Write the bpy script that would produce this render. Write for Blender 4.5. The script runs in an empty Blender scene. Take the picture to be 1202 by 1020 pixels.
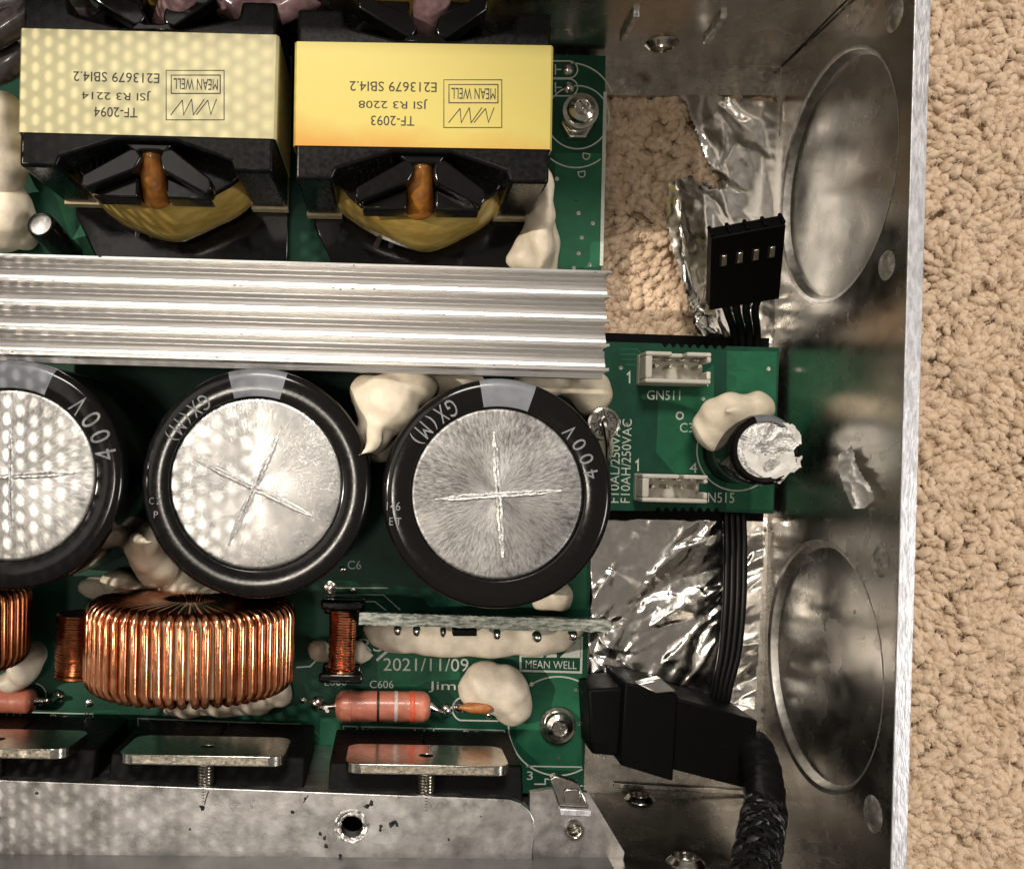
import bpy, bmesh, math, random
from mathutils import Vector, Matrix, noise
from mathutils.geometry import tessellate_polygon

random.seed(7)
R = math.radians
SC = bpy.context.scene
COL = SC.collection
SC.unit_settings.scale_length = 0.01          # one unit is one centimetre

# ------------------------------------------------------------------ camera, light, exposure
NX, NY, F, D = 460.0, 540.0, 1134.0, 16.5      # photo pixel under the camera, focal length in pixels, height over the case floor
cd = bpy.data.cameras.new('camera')
cam = bpy.data.objects.new('camera', cd); COL.objects.link(cam)
cam.location = (0, 0, D)
cd.sensor_fit = 'HORIZONTAL'; cd.sensor_width = 36
cd.lens = F / 1202 * 36
cd.shift_x = (601 - NX) / 1202; cd.shift_y = (NY - 510) / 1202
cd.clip_start = 0.1; cd.clip_end = 2000
SC.camera = cam

W = bpy.data.worlds.new('World'); SC.world = W; W.use_nodes = True
bg = W.node_tree.nodes['Background']
bg.inputs[0].default_value = (1.0, 0.90, 0.78, 1); bg.inputs[1].default_value = 0.18

def lamp(name, loc, target, size, power, col, shape='DISK', sy=None):
    l = bpy.data.lights.new(name, 'AREA'); l.shape = shape; l.size = size
    if sy: l.size_y = sy
    l.energy = power; l.color = col
    o = bpy.data.objects.new(name, l); COL.objects.link(o)
    o.location = loc
    o.rotation_euler = (Vector(target) - Vector(loc)).to_track_quat('-Z', 'Y').to_euler()
    return o
lamp('ceiling_lamp', (-14, -5, 120), (0, 0, 0), 7, 7000, (1, .90, .77))
lamp('ceiling_lamp', (-17, -11, 120), (0, 0, 0), 7, 6000, (1, .90, .77))
lamp('window', (-7, 88, 112), (0, 0, 0), 36, 118000, (1, .925, .83), 'RECTANGLE', 26)
sl = bpy.data.lights.new('dot_spot', 'SPOT'); sl.energy = 270000; sl.color = (1, .89, .76); sl.shadow_soft_size = .62; sl.spot_size = R(11.5); sl.spot_blend = .35  # spot added to send dots through the cover, cone kept to the left
so = bpy.data.objects.new('dot_spot', sl); COL.objects.link(so); so.location = (-68, 4, 70)
so.rotation_euler = (Vector((-8.6, .6, 3)) - Vector((-68, 4, 70))).to_track_quat('-Z', 'Y').to_euler()
lamp('added_bounce', (-105, 66, 185), (-30, 20, 0), 125, 62000, (1, .93, .84), 'RECTANGLE', 125)  # large soft source added so the metals have something bright to mirror
lamp('side_fill', (90, -20, 70), (2, 0, 0), 26, 38000, (1, .95, .89))  # soft fill added from the right, lifts the carpet

SC.view_settings.view_transform = 'Standard'; SC.view_settings.look = 'None'
SC.view_settings.gamma = 1; SC.view_settings.exposure = 0.22

# ------------------------------------------------------------------ geometry helpers
def P(px, py, z):
    d = (D - z) / F
    return Vector(((px - NX) * d, (NY - py) * d, z))
def LN(n, z): return n * (D - z) / F
def on_plane(px, py, p0, n):
    o = Vector((0, 0, D)); r = Vector(((px - NX) / F, (NY - py) / F, -1))
    return o + r * ((p0 - o).dot(n) / r.dot(n))

def tag(o, label=None, cat=None, group=None, kind=None):
    if label: o['label'] = label
    if cat: o['category'] = cat
    if group: o['group'] = group
    if kind: o['kind'] = kind
    return o
def thing(name, label, cat, loc, group=None):
    o = bpy.data.objects.new(name, None); COL.objects.link(o)
    o.location = loc; o.empty_display_size = .2
    return tag(o, label, cat, group)
def base_of(o):
    v = Vector((0, 0, 0))
    while o is not None:
        v = v + Vector(o.location); o = o.parent
    return v
def obj(name, bm, m, parent=None, loc=None, bevel=0, seg=2, smooth=38, mods=None, recalc=True):
    """one mesh object; the bmesh is in world coordinates"""
    if recalc: bmesh.ops.recalc_face_normals(bm, faces=bm.faces)
    o_loc = Vector((0, 0, 0))
    if parent is None:
        if loc is None:
            n = max(1, len(bm.verts))
            c = sum((v.co for v in bm.verts), Vector()) / n
            loc = Vector((c.x, c.y, min((v.co.z for v in bm.verts), default=0)))
        o_loc = Vector(loc); off = o_loc
    else:
        off = base_of(parent)
    for v in bm.verts: v.co -= off
    me = bpy.data.meshes.new(name); bm.to_mesh(me); bm.free()
    if smooth:
        me.shade_smooth()
        if smooth < 180: me.set_sharp_from_angle(angle=R(smooth))
    for mm in (m if isinstance(m, (list, tuple)) else [m]): me.materials.append(mm)
    o = bpy.data.objects.new(name, me); COL.objects.link(o)
    o.location = o_loc
    if parent is not None: o.parent = parent
    if bevel:
        b = o.modifiers.new('bevel', 'BEVEL'); b.width = bevel; b.segments = seg; b.limit_method = 'ANGLE'; b.angle_limit = R(35)
        b.harden_normals = False
    return o

def NB(): return bmesh.new()
def prism(bm, pts, z0, z1, mi=0):
    """pts: world xy outline, straight sides"""
    a = [bm.verts.new((p[0], p[1], z0)) for p in pts]
    b = [bm.verts.new((p[0], p[1], z1)) for p in pts]
    n = len(pts)
    fs = [bm.faces.new(b), bm.faces.new(a[::-1])]
    for i in range(n): fs.append(bm.faces.new((a[i], a[(i+1) % n], b[(i+1) % n], b[i])))
    for f in fs: f.material_index = mi
    return fs
def pprism(bm, pxs, z0, z1):                    # outline in photo pixels at the top height
    return prism(bm, [P(x, y, z1) for x, y in pxs], z0, z1)
def obox(bm, c, ax, ay, az):
    """box from centre and three half-axis vectors"""
    vs = []
    for sx in (-1, 1):
        for sy in (-1, 1):
            for sz in (-1, 1): vs.append(bm.verts.new(Vector(c) + ax*sx + ay*sy + az*sz))
    for q in ((0,1,3,2),(4,6,7,5),(0,4,5,1),(2,3,7,6),(0,2,6,4),(1,5,7,3)): bm.faces.new([vs[i] for i in q])
    return vs
def box(bm, x0, x1, y0, y1, z0, z1):
    obox(bm, ((x0+x1)/2, (y0+y1)/2, (z0+z1)/2), Vector(((x1-x0)/2, 0, 0)), Vector((0, (y1-y0)/2, 0)), Vector((0, 0, (z1-z0)/2)))
def lathe(bm, c, prof, n=48, axis=None, a0=0, a1=2*math.pi, caps=True):
    """prof: (radius, height) pairs; axis a unit vector (default z)"""
    c = Vector(c); ax = Vector(axis or (0, 0, 1)).normalized()
    u = ax.orthogonal().normalized() if axis else Vector((1, 0, 0)); w = ax.cross(u)
    full = abs(a1 - a0 - 2*math.pi) < 1e-6
    m = n if full else n + 1
    rings = []
    for r, h in prof:
        if r < 1e-6: rings.append([bm.verts.new(c + ax*h)])
        else: rings.append([bm.verts.new(c + ax*h + (u*math.cos(a0+(a1-a0)*i/n) + w*math.sin(a0+(a1-a0)*i/n))*r) for i in range(m)])
    for k in range(len(rings)-1):
        A, B = rings[k], rings[k+1]
        for i in range(n if full else n):
            j = (i+1) % m
            if not full and i+1 >= m: continue
            if len(A) == 1 and len(B) == 1: continue
            if len(A) == 1: bm.faces.new((A[0], B[i], B[j]))
            elif len(B) == 1: bm.faces.new((A[i], A[j], B[0]))
            else: bm.faces.new((A[i], A[j], B[j], B[i]))
def tube(bm, pts, rad, n=8, caps=True, flat=None):
    pts = [Vector(p) for p in pts]
    rr = rad if isinstance(rad, (list, tuple)) else [rad]*len(pts)
    prev = None; rings = []
    for i, p in enumerate(pts):
        t = (pts[min(i+1, len(pts)-1)] - pts[max(i-1, 0)])
        if t.length < 1e-9: t = Vector((0, 0, 1))
        t.normalize()
        if prev is None: u = t.orthogonal().normalized()
        else:
            u = prev - t*prev.dot(t)
            u = u.normalized() if u.length > 1e-6 else t.orthogonal().normalized()
        prev = u; w = t.cross(u)
        rings.append([bm.verts.new(p + (u*math.cos(2*math.pi*k/n) + w*math.sin(2*math.pi*k/n))*rr[i]) for k in range(n)])
    for A, B in zip(rings, rings[1:]):
        for k in range(n): bm.faces.new((A[k], A[(k+1) % n], B[(k+1) % n], B[k]))
    if caps: bm.faces.new(rings[0][::-1]); bm.faces.new(rings[-1])
def smooth_path(pts, k=6):
    pts = [Vector(p) for p in pts]; out = []
    for i in range(len(pts)-1):
        p0, p1, p2, p3 = pts[max(i-1, 0)], pts[i], pts[i+1], pts[min(i+2, len(pts)-1)]
        for j in range(k):
            t = j/k
            out.append(.5*((2*p1) + (p2-p0)*t + (2*p0-5*p1+4*p2-p3)*t*t + (3*p1-p0-3*p2+p3)*t**3))
    out.append(pts[-1]); return out
def plate(bm, outer, holes, fn, w0, w1):
    """flat sheet with holes; outline in (u, v), fn(u, v, w) gives the world point"""
    loops = [outer] + list(holes)
    flat = [p for l in loops for p in l]
    tris = tessellate_polygon([[Vector((p[0], p[1], 0)) for p in l] for l in loops])
    A = [bm.verts.new(fn(p[0], p[1], w0)) for p in flat]
    B = [bm.verts.new(fn(p[0], p[1], w1)) for p in flat]
    for t in tris:
        try: bm.faces.new([A[i] for i in t]); bm.faces.new([B[i] for i in reversed(t)])
        except ValueError: pass
    s = 0
    for l in loops:
        n = len(l)
        for i in range(n):
            a, b = s+i, s+(i+1) % n
            bm.faces.new((A[a], A[b], B[b], B[a]))
        s += n
def circ(cx, cy, r, n=48, ry=None, a0=0): return [(cx + r*math.cos(a0+2*math.pi*i/n), cy + (ry or r)*math.sin(a0+2*math.pi*i/n)) for i in range(n)]
def rrect(x0, x1, y0, y1, r, n=5):
    o = []
    for cx, cy, a in ((x1-r, y1-r, 0), (x0+r, y1-r, 90), (x0+r, y0+r, 180), (x1-r, y0+r, 270)):
        for i in range(n+1): o.append((cx + r*math.cos(R(a+90*i/n)), cy + r*math.sin(R(a+90*i/n))))
    return o
_txt = {}
def text_mesh(s):
    if s not in _txt:
        c = bpy.data.curves.new('t', 'FONT'); c.body = s; c.size = 1; c.resolution_u = 3
        o = bpy.data.objects.new('t', c); COL.objects.link(o)
        dg = bpy.context.evaluated_depsgraph_get()
        me = bpy.data.meshes.new_from_object(o.evaluated_get(dg))
        vs = [v.co.copy() for v in me.vertices]; fs = [tuple(p.vertices) for p in me.polygons]
        bpy.data.objects.remove(o); bpy.data.curves.remove(c); bpy.data.meshes.remove(me)
        _txt[s] = (vs, fs)
    return _txt[s]
def add_text(bm, s, c, w, h, right, up, mi=0):
    """lettering centred on c, w by h, lying in the plane of right and up"""
    vs, fs = text_mesh(s)
    x0 = min(v.x for v in vs); x1 = max(v.x for v in vs); y0 = min(v.y for v in vs); y1 = max(v.y for v in vs)
    right = Vector(right).normalized(); up = Vector(up).normalized()
    nv = [bm.verts.new(Vector(c) + right*((v.x-(x0+x1)/2)/max(1e-6, x1-x0)*w) + up*((v.y-(y0+y1)/2)/max(1e-6, y1-y0)*h)) for v in vs]
    for f in fs:
        try: fc = bm.faces.new([nv[i] for i in f]); fc.material_index = mi
        except ValueError: pass
def ptext(bm, s, px, py, z, w, h, ang=0, mi=0):   # size in photo pixels, ang turns the lettering on the board
    a = R(ang)
    add_text(bm, s, P(px, py, z), LN(w, z), LN(h, z), (math.cos(a), math.sin(a), 0), (-math.sin(a), math.cos(a), 0), mi)
def line(bm, pts, wd, nrm=(0, 0, 1), mi=0, closed=False):
    pts = [Vector(p) for p in pts]; nrm = Vector(nrm)
    if closed: pts = pts + [pts[0]]
    n = len(pts); L, Rr = [], []
    for i in range(n):
        if closed and i in (0, n-1): t = (pts[1]-pts[0]).normalized() + (pts[0]-pts[-2]).normalized()
        elif 0 < i < n-1: t = (pts[i+1]-pts[i]).normalized() + (pts[i]-pts[i-1]).normalized()
        else: t = pts[min(i+1, n-1)] - pts[max(i-1, 0)]
        if t.length < 1e-6: t = pts[min(i+1, n-1)] - pts[i]
        t.normalize(); s = nrm.cross(t).normalized()
        k = 1.0
        if 0 < i < n-1:
            dd = abs((pts[i+1]-pts[i]).normalized().dot(t)); k = min(2.5, 1/max(.4, dd))
        L.append(bm.verts.new(pts[i] + s*wd*.5*k)); Rr.append(bm.verts.new(pts[i] - s*wd*.5*k))
    for i in range(n-1):
        f = bm.faces.new((L[i], Rr[i], Rr[i+1], L[i+1])); f.material_index = mi
def pline(bm, pxs, z, w, closed=False, mi=0): line(bm, [P(x, y, z) for x, y in pxs], LN(w, z), closed=closed, mi=mi)
def parc(cx, cy, r, a0, a1, n=24): return [(cx + r*math.cos(R(a0+(a1-a0)*i/n)), cy - r*math.sin(R(a0+(a1-a0)*i/n))) for i in range(n+1)]
def sheet(bm, pxs, z, mi=0):
    f = bm.faces.new([bm.verts.new(P(x, y, z)) for x, y in pxs]); f.material_index = mi

# ------------------------------------------------------------------ materials
def mat(name, col, rough=.5, metal=0, var=0, vscale=6, bump=0, bscale=30, rvar=0, coat=0, sss=0, spec=.5, col2=None, stretch=None, trans=0, ior=1.45, detail=5, c2pos=(.38, .62)):
    m = bpy.data.materials.new(name); m.use_nodes = True
    nt = m.node_tree; N = nt.nodes; Lk = nt.links; b = N['Principled BSDF']
    b.inputs['Base Color'].default_value = (*col, 1); b.inputs['Roughness'].default_value = rough
    b.inputs['Metallic'].default_value = metal; b.inputs['Specular IOR Level'].default_value = spec
    b.inputs['Coat Weight'].default_value = coat; b.inputs['Coat Roughness'].default_value = .08
    b.inputs['Transmission Weight'].default_value = trans; b.inputs['IOR'].default_value = ior
    if sss:
        b.inputs['Subsurface Weight'].default_value = sss; b.inputs['Subsurface Radius'].default_value = (.18, .12, .07); b.inputs['Subsurface Scale'].default_value = .6
    tc = N.new('ShaderNodeTexCoord'); mp = N.new('ShaderNodeMapping')
    Lk.new(tc.outputs['Object'], mp.inputs['Vector'])
    if stretch: mp.inputs['Scale'].default_value = stretch
    def nz(scale, det=detail):
        n = N.new('ShaderNodeTexNoise'); n.inputs['Scale'].default_value = scale; n.inputs['Detail'].default_value = det; n.inputs['Roughness'].default_value = .6
        Lk.new(mp.outputs['Vector'], n.inputs['Vector']); return n
    if var or col2:
        n = nz(vscale); r = N.new('ShaderNodeValToRGB'); Lk.new(n.outputs['Fac'], r.inputs['Fac'])
        c2 = col2 or tuple(c*(1-var) for c in col)
        r.color_ramp.elements[0].position = c2pos[0]; r.color_ramp.elements[0].color = (*c2, 1)
        r.color_ramp.elements[1].position = c2pos[1]; r.color_ramp.elements[1].color = (*col, 1)
        Lk.new(r.outputs['Color'], b.inputs['Base Color'])
    if rvar:
        n = nz(vscale*1.7 + 1); mr = N.new('ShaderNodeMapRange'); Lk.new(n.outputs['Fac'], mr.inputs['Value'])
        mr.inputs['From Min'].default_value = .3; mr.inputs['From Max'].default_value = .7
        mr.inputs['To Min'].default_value = max(.02, rough-rvar); mr.inputs['To Max'].default_value = min(1, rough+rvar)
        Lk.new(mr.outputs['Result'], b.inputs['Roughness'])
    if bump:
        n = nz(bscale); bp = N.new('ShaderNodeBump'); bp.inputs['Strength'].default_value = bump; bp.inputs['Distance'].default_value = .02
        Lk.new(n.outputs['Fac'], bp.inputs['Height']); Lk.new(bp.outputs['Normal'], b.inputs['Normal'])
    return m
def mat_radial(name, col, dark, rgh=.34, streak=.5):
    """aluminium can lid with burrs running out from the scored cross (object origin on the can's axis)"""
    m = mat(name, col, .34, 1.0); nt = m.node_tree; N = nt.nodes; Lk = nt.links; b = N['Principled BSDF']
    tc = N.new('ShaderNodeTexCoord'); sx = N.new('ShaderNodeSeparateXYZ'); Lk.new(tc.outputs['Object'], sx.inputs[0])
    at = N.new('ShaderNodeMath'); at.operation = 'ARCTAN2'; Lk.new(sx.outputs['Y'], at.inputs[0]); Lk.new(sx.outputs['X'], at.inputs[1])
    ln = N.new('ShaderNodeVectorMath'); ln.operation = 'LENGTH'; Lk.new(tc.outputs['Object'], ln.inputs[0])
    cs = N.new('ShaderNodeMath'); cs.operation = 'COSINE'; Lk.new(at.outputs[0], cs.inputs[0])
    sn = N.new('ShaderNodeMath'); sn.operation = 'SINE'; Lk.new(at.outputs[0], sn.inputs[0])
    rr = N.new('ShaderNodeMath'); rr.operation = 'MULTIPLY'; rr.inputs[1].default_value = .38
    sxy = N.new('ShaderNodeCombineXYZ'); Lk.new(sx.outputs['X'], sxy.inputs[0]); Lk.new(sx.outputs['Y'], sxy.inputs[1])
    l2 = N.new('ShaderNodeVectorMath'); l2.operation = 'LENGTH'; Lk.new(sxy.outputs[0], l2.inputs[0]); Lk.new(l2.outputs['Value'], rr.inputs[0])
    cb = N.new('ShaderNodeCombineXYZ'); Lk.new(cs.outputs[0], cb.inputs[0]); Lk.new(sn.outputs[0], cb.inputs[1]); Lk.new(rr.outputs[0], cb.inputs[2])
    n = N.new('ShaderNodeTexNoise'); n.inputs['Scale'].default_value = 26; n.inputs['Detail'].default_value = 8; n.inputs['Roughness'].default_value = .7; Lk.new(cb.outputs[0], n.inputs['Vector'])
    n2 = N.new('ShaderNodeTexNoise'); n2.inputs['Scale'].default_value = 2.0; n2.inputs['Detail'].default_value = 6; Lk.new(tc.outputs['Object'], n2.inputs['Vector'])
    ad = N.new('ShaderNodeMix'); ad.data_type = 'FLOAT'; ad.inputs[0].default_value = streak; Lk.new(n.outputs['Fac'], ad.inputs[3]); Lk.new(n2.outputs['Fac'], ad.inputs[2])
    r = N.new('ShaderNodeValToRGB'); hf = N.new('ShaderNodeMath'); hf.operation = 'MULTIPLY'; hf.inputs[1].default_value = 1.0
    Lk.new(ad.outputs[0], hf.inputs[0]); Lk.new(hf.outputs[0], r.inputs['Fac'])
    r.color_ramp.elements[0].position = .38; r.color_ramp.elements[0].color = (*dark, 1)
    r.color_ramp.elements[1].position = .58; r.color_ramp.elements[1].color = (*col, 1)
    Lk.new(r.outputs['Color'], b.inputs['Base Color'])
    mr = N.new('ShaderNodeMapRange'); Lk.new(hf.outputs[0], mr.inputs['Value']); mr.inputs['From Min'].default_value = .35; mr.inputs['From Max'].default_value = .62
    mr.inputs['To Min'].default_value = rgh+.12; mr.inputs['To Max'].default_value = rgh-.03; Lk.new(mr.outputs['Result'], b.inputs['Roughness'])
    b.inputs['Anisotropic'].default_value = .35
    tg = N.new('ShaderNodeTangent'); tg.direction_type = 'RADIAL'; tg.axis = 'Z'; Lk.new(tg.outputs[0], b.inputs['Tangent'])
    bp = N.new('ShaderNodeBump'); bp.inputs['Strength'].default_value = .35; bp.inputs['Distance'].default_value = .03
    Lk.new(n.outputs['Fac'], bp.inputs['Height']); Lk.new(bp.outputs['Normal'], b.inputs['Normal'])
    return m
M = {}
M['case'] = mat('sheet_aluminium', (.62, .585, .535), .25, 1, var=.25, vscale=.7, rvar=.07, bump=.025, bscale=5, detail=3)
M['case_floor'] = mat('floor_aluminium', (.55, .52, .48), .28, 1, var=.3, vscale=2.2, rvar=.1, bump=.05, bscale=20)
M['lip'] = mat('pressed_aluminium_lip', (.42, .40, .37), .40, 1, var=.4, vscale=6, bump=.15, bscale=20)
M['rivet'] = mat('hammered_rivet', (.86, .84, .80), .45, 1, var=.55, vscale=8, bump=1, bscale=9)
M['disc'] = mat('patchy_aluminium', (.60, .575, .53), .26, 1, col2=(.26, .25, .235), vscale=.6, rvar=.08, bump=.03, bscale=3, c2pos=(.36, .58), detail=2.5)  # broad darker patches by noise
M['rim'] = mat('sawn_aluminium', (.80, .80, .84), .42, .85, var=.35, vscale=14, bump=.5, bscale=26, stretch=(1, .35, 1))
M['alu'] = mat('heatsink_aluminium', (.92, .90, .88), .29, 1, var=.10, vscale=3, rvar=.05, bump=.03, bscale=6, stretch=(.12, 7, 7))
M['bar'] = mat('bar_aluminium', (.72, .70, .69), .36, 1, col2=(.42, .405, .395), vscale=1.7, rvar=.12, bump=.12, bscale=16, c2pos=(.34, .6))
M['steel'] = mat('bright_steel', (.60, .57, .52), .18, 1, var=.25, vscale=9, rvar=.08, bump=.06, bscale=30)
M['steel_edge'] = mat('worn_steel_edge', (.70, .64, .52), .3, 1, var=.6, vscale=16, bump=.5, bscale=30)
M['foil'] = mat('aluminium_foil', (.80, .77, .73), .18, 1, var=.12, vscale=3, rvar=.08, bump=.05, bscale=5)
M['solder'] = mat('solder', (.62, .60, .57), .22, 1, bump=.15, bscale=25)
M['pcb'] = mat('green_solder_mask', (.008, .060, .034), .46, 0, var=.25, vscale=3, bump=.05, bscale=40, spec=.22)
M['pour'] = mat('green_copper_area', (.016, .110, .055), .46, 0, var=.2, vscale=4, bump=.05, bscale=40, spec=.22)
M['edge'] = mat('bare_board_edge', (.30, .31, .27), .7, 0, col2=(.06, .07, .06), vscale=9, bump=.6, bscale=22, stretch=(.7, 3, 3))
M['silk'] = mat('white_print', (.52, .57, .50), .55, 0, var=.2, vscale=30)
M['ferrite'] = mat('black_ferrite', (.005, .0047, .0045), .25, 0, var=.3, vscale=8, bump=.05, bscale=24, rvar=.08, spec=.22)
M['bobbin'] = mat('black_phenolic', (.004, .0037, .0037), .12, 0, bump=.06, bscale=9, spec=.36, coat=.15, rvar=.06)
M['plastic'] = mat('black_plastic', (.003, .003, .003), .5, 0, spec=.07, bump=.08, bscale=22, rvar=.1)
M['sleeve'] = mat('black_vinyl_sleeve', (.005, .0045, .0045), .13, 0, bump=.01, bscale=6, rvar=.04, spec=.34)
M['stripe'] = mat('grey_stripe_print', (.16, .17, .19), .35, 0, var=.15, vscale=8, coat=.2)
M['can_print'] = mat('grey_print', (.20, .205, .21), .45, 0, var=.3, vscale=18)
M['lid'] = mat_radial('can_lid_aluminium', (.72, .71, .69), (.22, .215, .21))
M['lid_dim'] = mat_radial('burred_dim_can_lid', (.40, .39, .38), (.09, .087, .085), .38, .6)  # burred lid; the dim surroundings it mirrors are put into the base colour
M['lid_lit'] = mat_radial('smooth_lit_can_lid', (.66, .65, .635), (.36, .355, .35), .22, .26)  # smoother lid; the lamp glare it catches is lifted into the colour
M['score'] = mat('torn_aluminium', (.85, .84, .82), .3, 1, var=.5, vscale=25, bump=.8, bscale=40)
M['tape_y'] = mat('yellow_tape', (.78, .63, .20), .30, 0, coat=.4, bump=.06, bscale=5)
def add_stain(m, base, stain):
    """amber resin soaked into the front edge of the tape"""
    nt = m.node_tree; N = nt.nodes; Lk = nt.links; b = N['Principled BSDF']
    tc = N.new('ShaderNodeTexCoord'); sx = N.new('ShaderNodeSeparateXYZ'); Lk.new(tc.outputs['Object'], sx.inputs[0])
    n = N.new('ShaderNodeTexNoise'); n.inputs['Scale'].default_value = 1.4; n.inputs['Detail'].default_value = 3; Lk.new(tc.outputs['Object'], n.inputs['Vector'])
    a = N.new('ShaderNodeMath'); a.operation = 'MULTIPLY_ADD'; Lk.new(n.outputs['Fac'], a.inputs[0]); a.inputs[1].default_value = .55; Lk.new(sx.outputs['Y'], a.inputs[2])
    x2 = N.new('ShaderNodeMath'); x2.operation = 'MULTIPLY_ADD'; Lk.new(sx.outputs['X'], x2.inputs[0]); x2.inputs[1].default_value = .10; Lk.new(a.outputs[0], x2.inputs[2])
    r = N.new('ShaderNodeValToRGB'); mr = N.new('ShaderNodeMapRange'); mr.inputs['From Min'].default_value = -.62; mr.inputs['From Max'].default_value = -.08; Lk.new(x2.outputs[0], mr.inputs['Value'])
    Lk.new(mr.outputs['Result'], r.inputs['Fac'])
    r.color_ramp.elements[0].position = .05; r.color_ramp.elements[0].color = (*stain, 1); r.color_ramp.elements[1].position = .95; r.color_ramp.elements[1].color = (*base, 1)
    Lk.new(r.outputs['Color'], b.inputs['Base Color'])
add_stain(M['tape_y'], (.53, .44, .115), (.50, .25, .04))
M['tape_c'] = mat('cream_tape', (.56, .51, .28), .36, 0, var=.08, vscale=3, coat=.35, bump=.06, bscale=5)
M['wind'] = mat('varnished_tape', (.42, .30, .085), .18, 0, col2=(.27, .175, .04), vscale=1.6, bump=.35, bscale=3.5, coat=.4, stretch=(1, 1, 3))
M['resin'] = mat('amber_resin', (.30, .125, .022), .10, 0, col2=(.16, .05, .01), vscale=4, coat=.6, bump=.1, bscale=10, sss=.15)
M['ink'] = mat('black_ink', (.02, .018, .015), .5)
M['glue'] = mat('cream_silicone', (.69, .61, .48), .46, 0, var=.16, vscale=4, bump=.22, bscale=5, sss=.1)
M['glue_g'] = mat('grey_silicone', (.60, .53, .43), .46, 0, var=.2, vscale=4, bump=.25, bscale=5, sss=.1)
M['copper'] = mat('enamelled_copper', (.90, .42, .23), .20, 1, col2=(.62, .24, .11), vscale=5, rvar=.06, coat=.3, bump=.08, bscale=20)
M['copper_d'] = mat('dark_enamelled_copper', (.50, .18, .07), .26, 1, col2=(.30, .10, .04), vscale=5, coat=.3)
M['core_c'] = mat('cream_core', (.50, .42, .26), .5, 0, var=.2, vscale=8)
M['white_pl'] = mat('white_nylon', (.58, .55, .48), .38, 0, var=.08, vscale=5, sss=.1, bump=.04, bscale=20)
M['res'] = mat('salmon_lacquer', (.50, .17, .11), .38, 0, var=.18, vscale=6, bump=.25, bscale=12, coat=.2)
M['band_k'] = mat('black_band', (.02, .015, .012), .4)
M['band_w'] = mat('grey_band', (.60, .52, .50), .4, var=.3, vscale=20)
M['band_r'] = mat('orange_band', (.58, .10, .045), .4)
M['orange'] = mat('orange_ceramic', (.36, .13, .035), .38, 0, var=.35, vscale=8, bump=.2, bscale=14)
M['wire_p'] = mat('pink_sleeving', (.42, .27, .27), .22, 0, col2=(.26, .15, .16), vscale=7, coat=.6, bump=.3, bscale=9)
M['wire_d'] = mat('dark_sleeving', (.06, .05, .055), .25, 0, var=.4, vscale=6, coat=.5, bump=.2, bscale=9)
M['wire_k'] = mat('black_wire', (.004, .004, .004), .30, 0, spec=.25, bump=.05, bscale=20)
M['braid'] = mat('black_braid', (.004, .004, .004), .33, 0, spec=.4, bump=.1, bscale=60)
M['shrink'] = mat('black_heat_shrink', (.005, .005, .005), .42, 0, spec=.25, bump=.1, bscale=10)
M['brass'] = mat('tinned_contact', (.62, .56, .46), .25, 1)
M['film'] = mat('darkener_grey', (.045, .043, .040), .4, 0, var=.3, vscale=3)  # for the sheet added to darken the front wall
M['dark'] = mat('dark_hole', (.006, .006, .006), .6)
M['scrap'] = mat('torn_white_film', (.82, .80, .75), .5, 0, var=.15, vscale=8, bump=.3, bscale=9)
M['carpet'] = mat('carpet_backing', (.56, .41, .27), .95, 0, var=.35, vscale=9, bump=1, bscale=22, spec=.1)
M['yarn'] = mat('beige_yarn', (.68, .525, .385), .95, 0, col2=(.53, .39, .265), vscale=4, bump=1.0, bscale=24, spec=.12, c2pos=(.32, .6))
M['lidsheet'] = mat('perforated_steel', (.45, .44, .42), .4, 1, var=.2, vscale=3)

ROT = R(-1.6)
ex = Vector((math.cos(ROT), math.sin(ROT), 0)); ey = Vector((-math.sin(ROT), math.cos(ROT), 0)); ez = Vector((0, 0, 1))
HW = 4.1                                          # case height
ZB = .45                                          # top of the main board

# ------------------------------------------------------------------ carpet
bm = NB()
N_ = 150
xs = [-60] + [3 + 13*i/N_ for i in range(N_+1)] + [60]; ys = [-60] + [-10.5 + 22.5*i/220 for i in range(221)] + [60]
gv = [[bm.verts.new((x, y, -.275 + .07*noise.noise(Vector((x*2.2, y*2.2, 0))) + .07*noise.noise(Vector((x*5, y*5, 3))))) for y in ys] for x in xs]
for i in range(len(xs)-1):
    for j in range(len(ys)-1): bm.faces.new((gv[i][j], gv[i+1][j], gv[i+1][j+1], gv[i][j+1]))
tag(obj('carpet', bm, M['carpet'], smooth=180), kind='structure')

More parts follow.
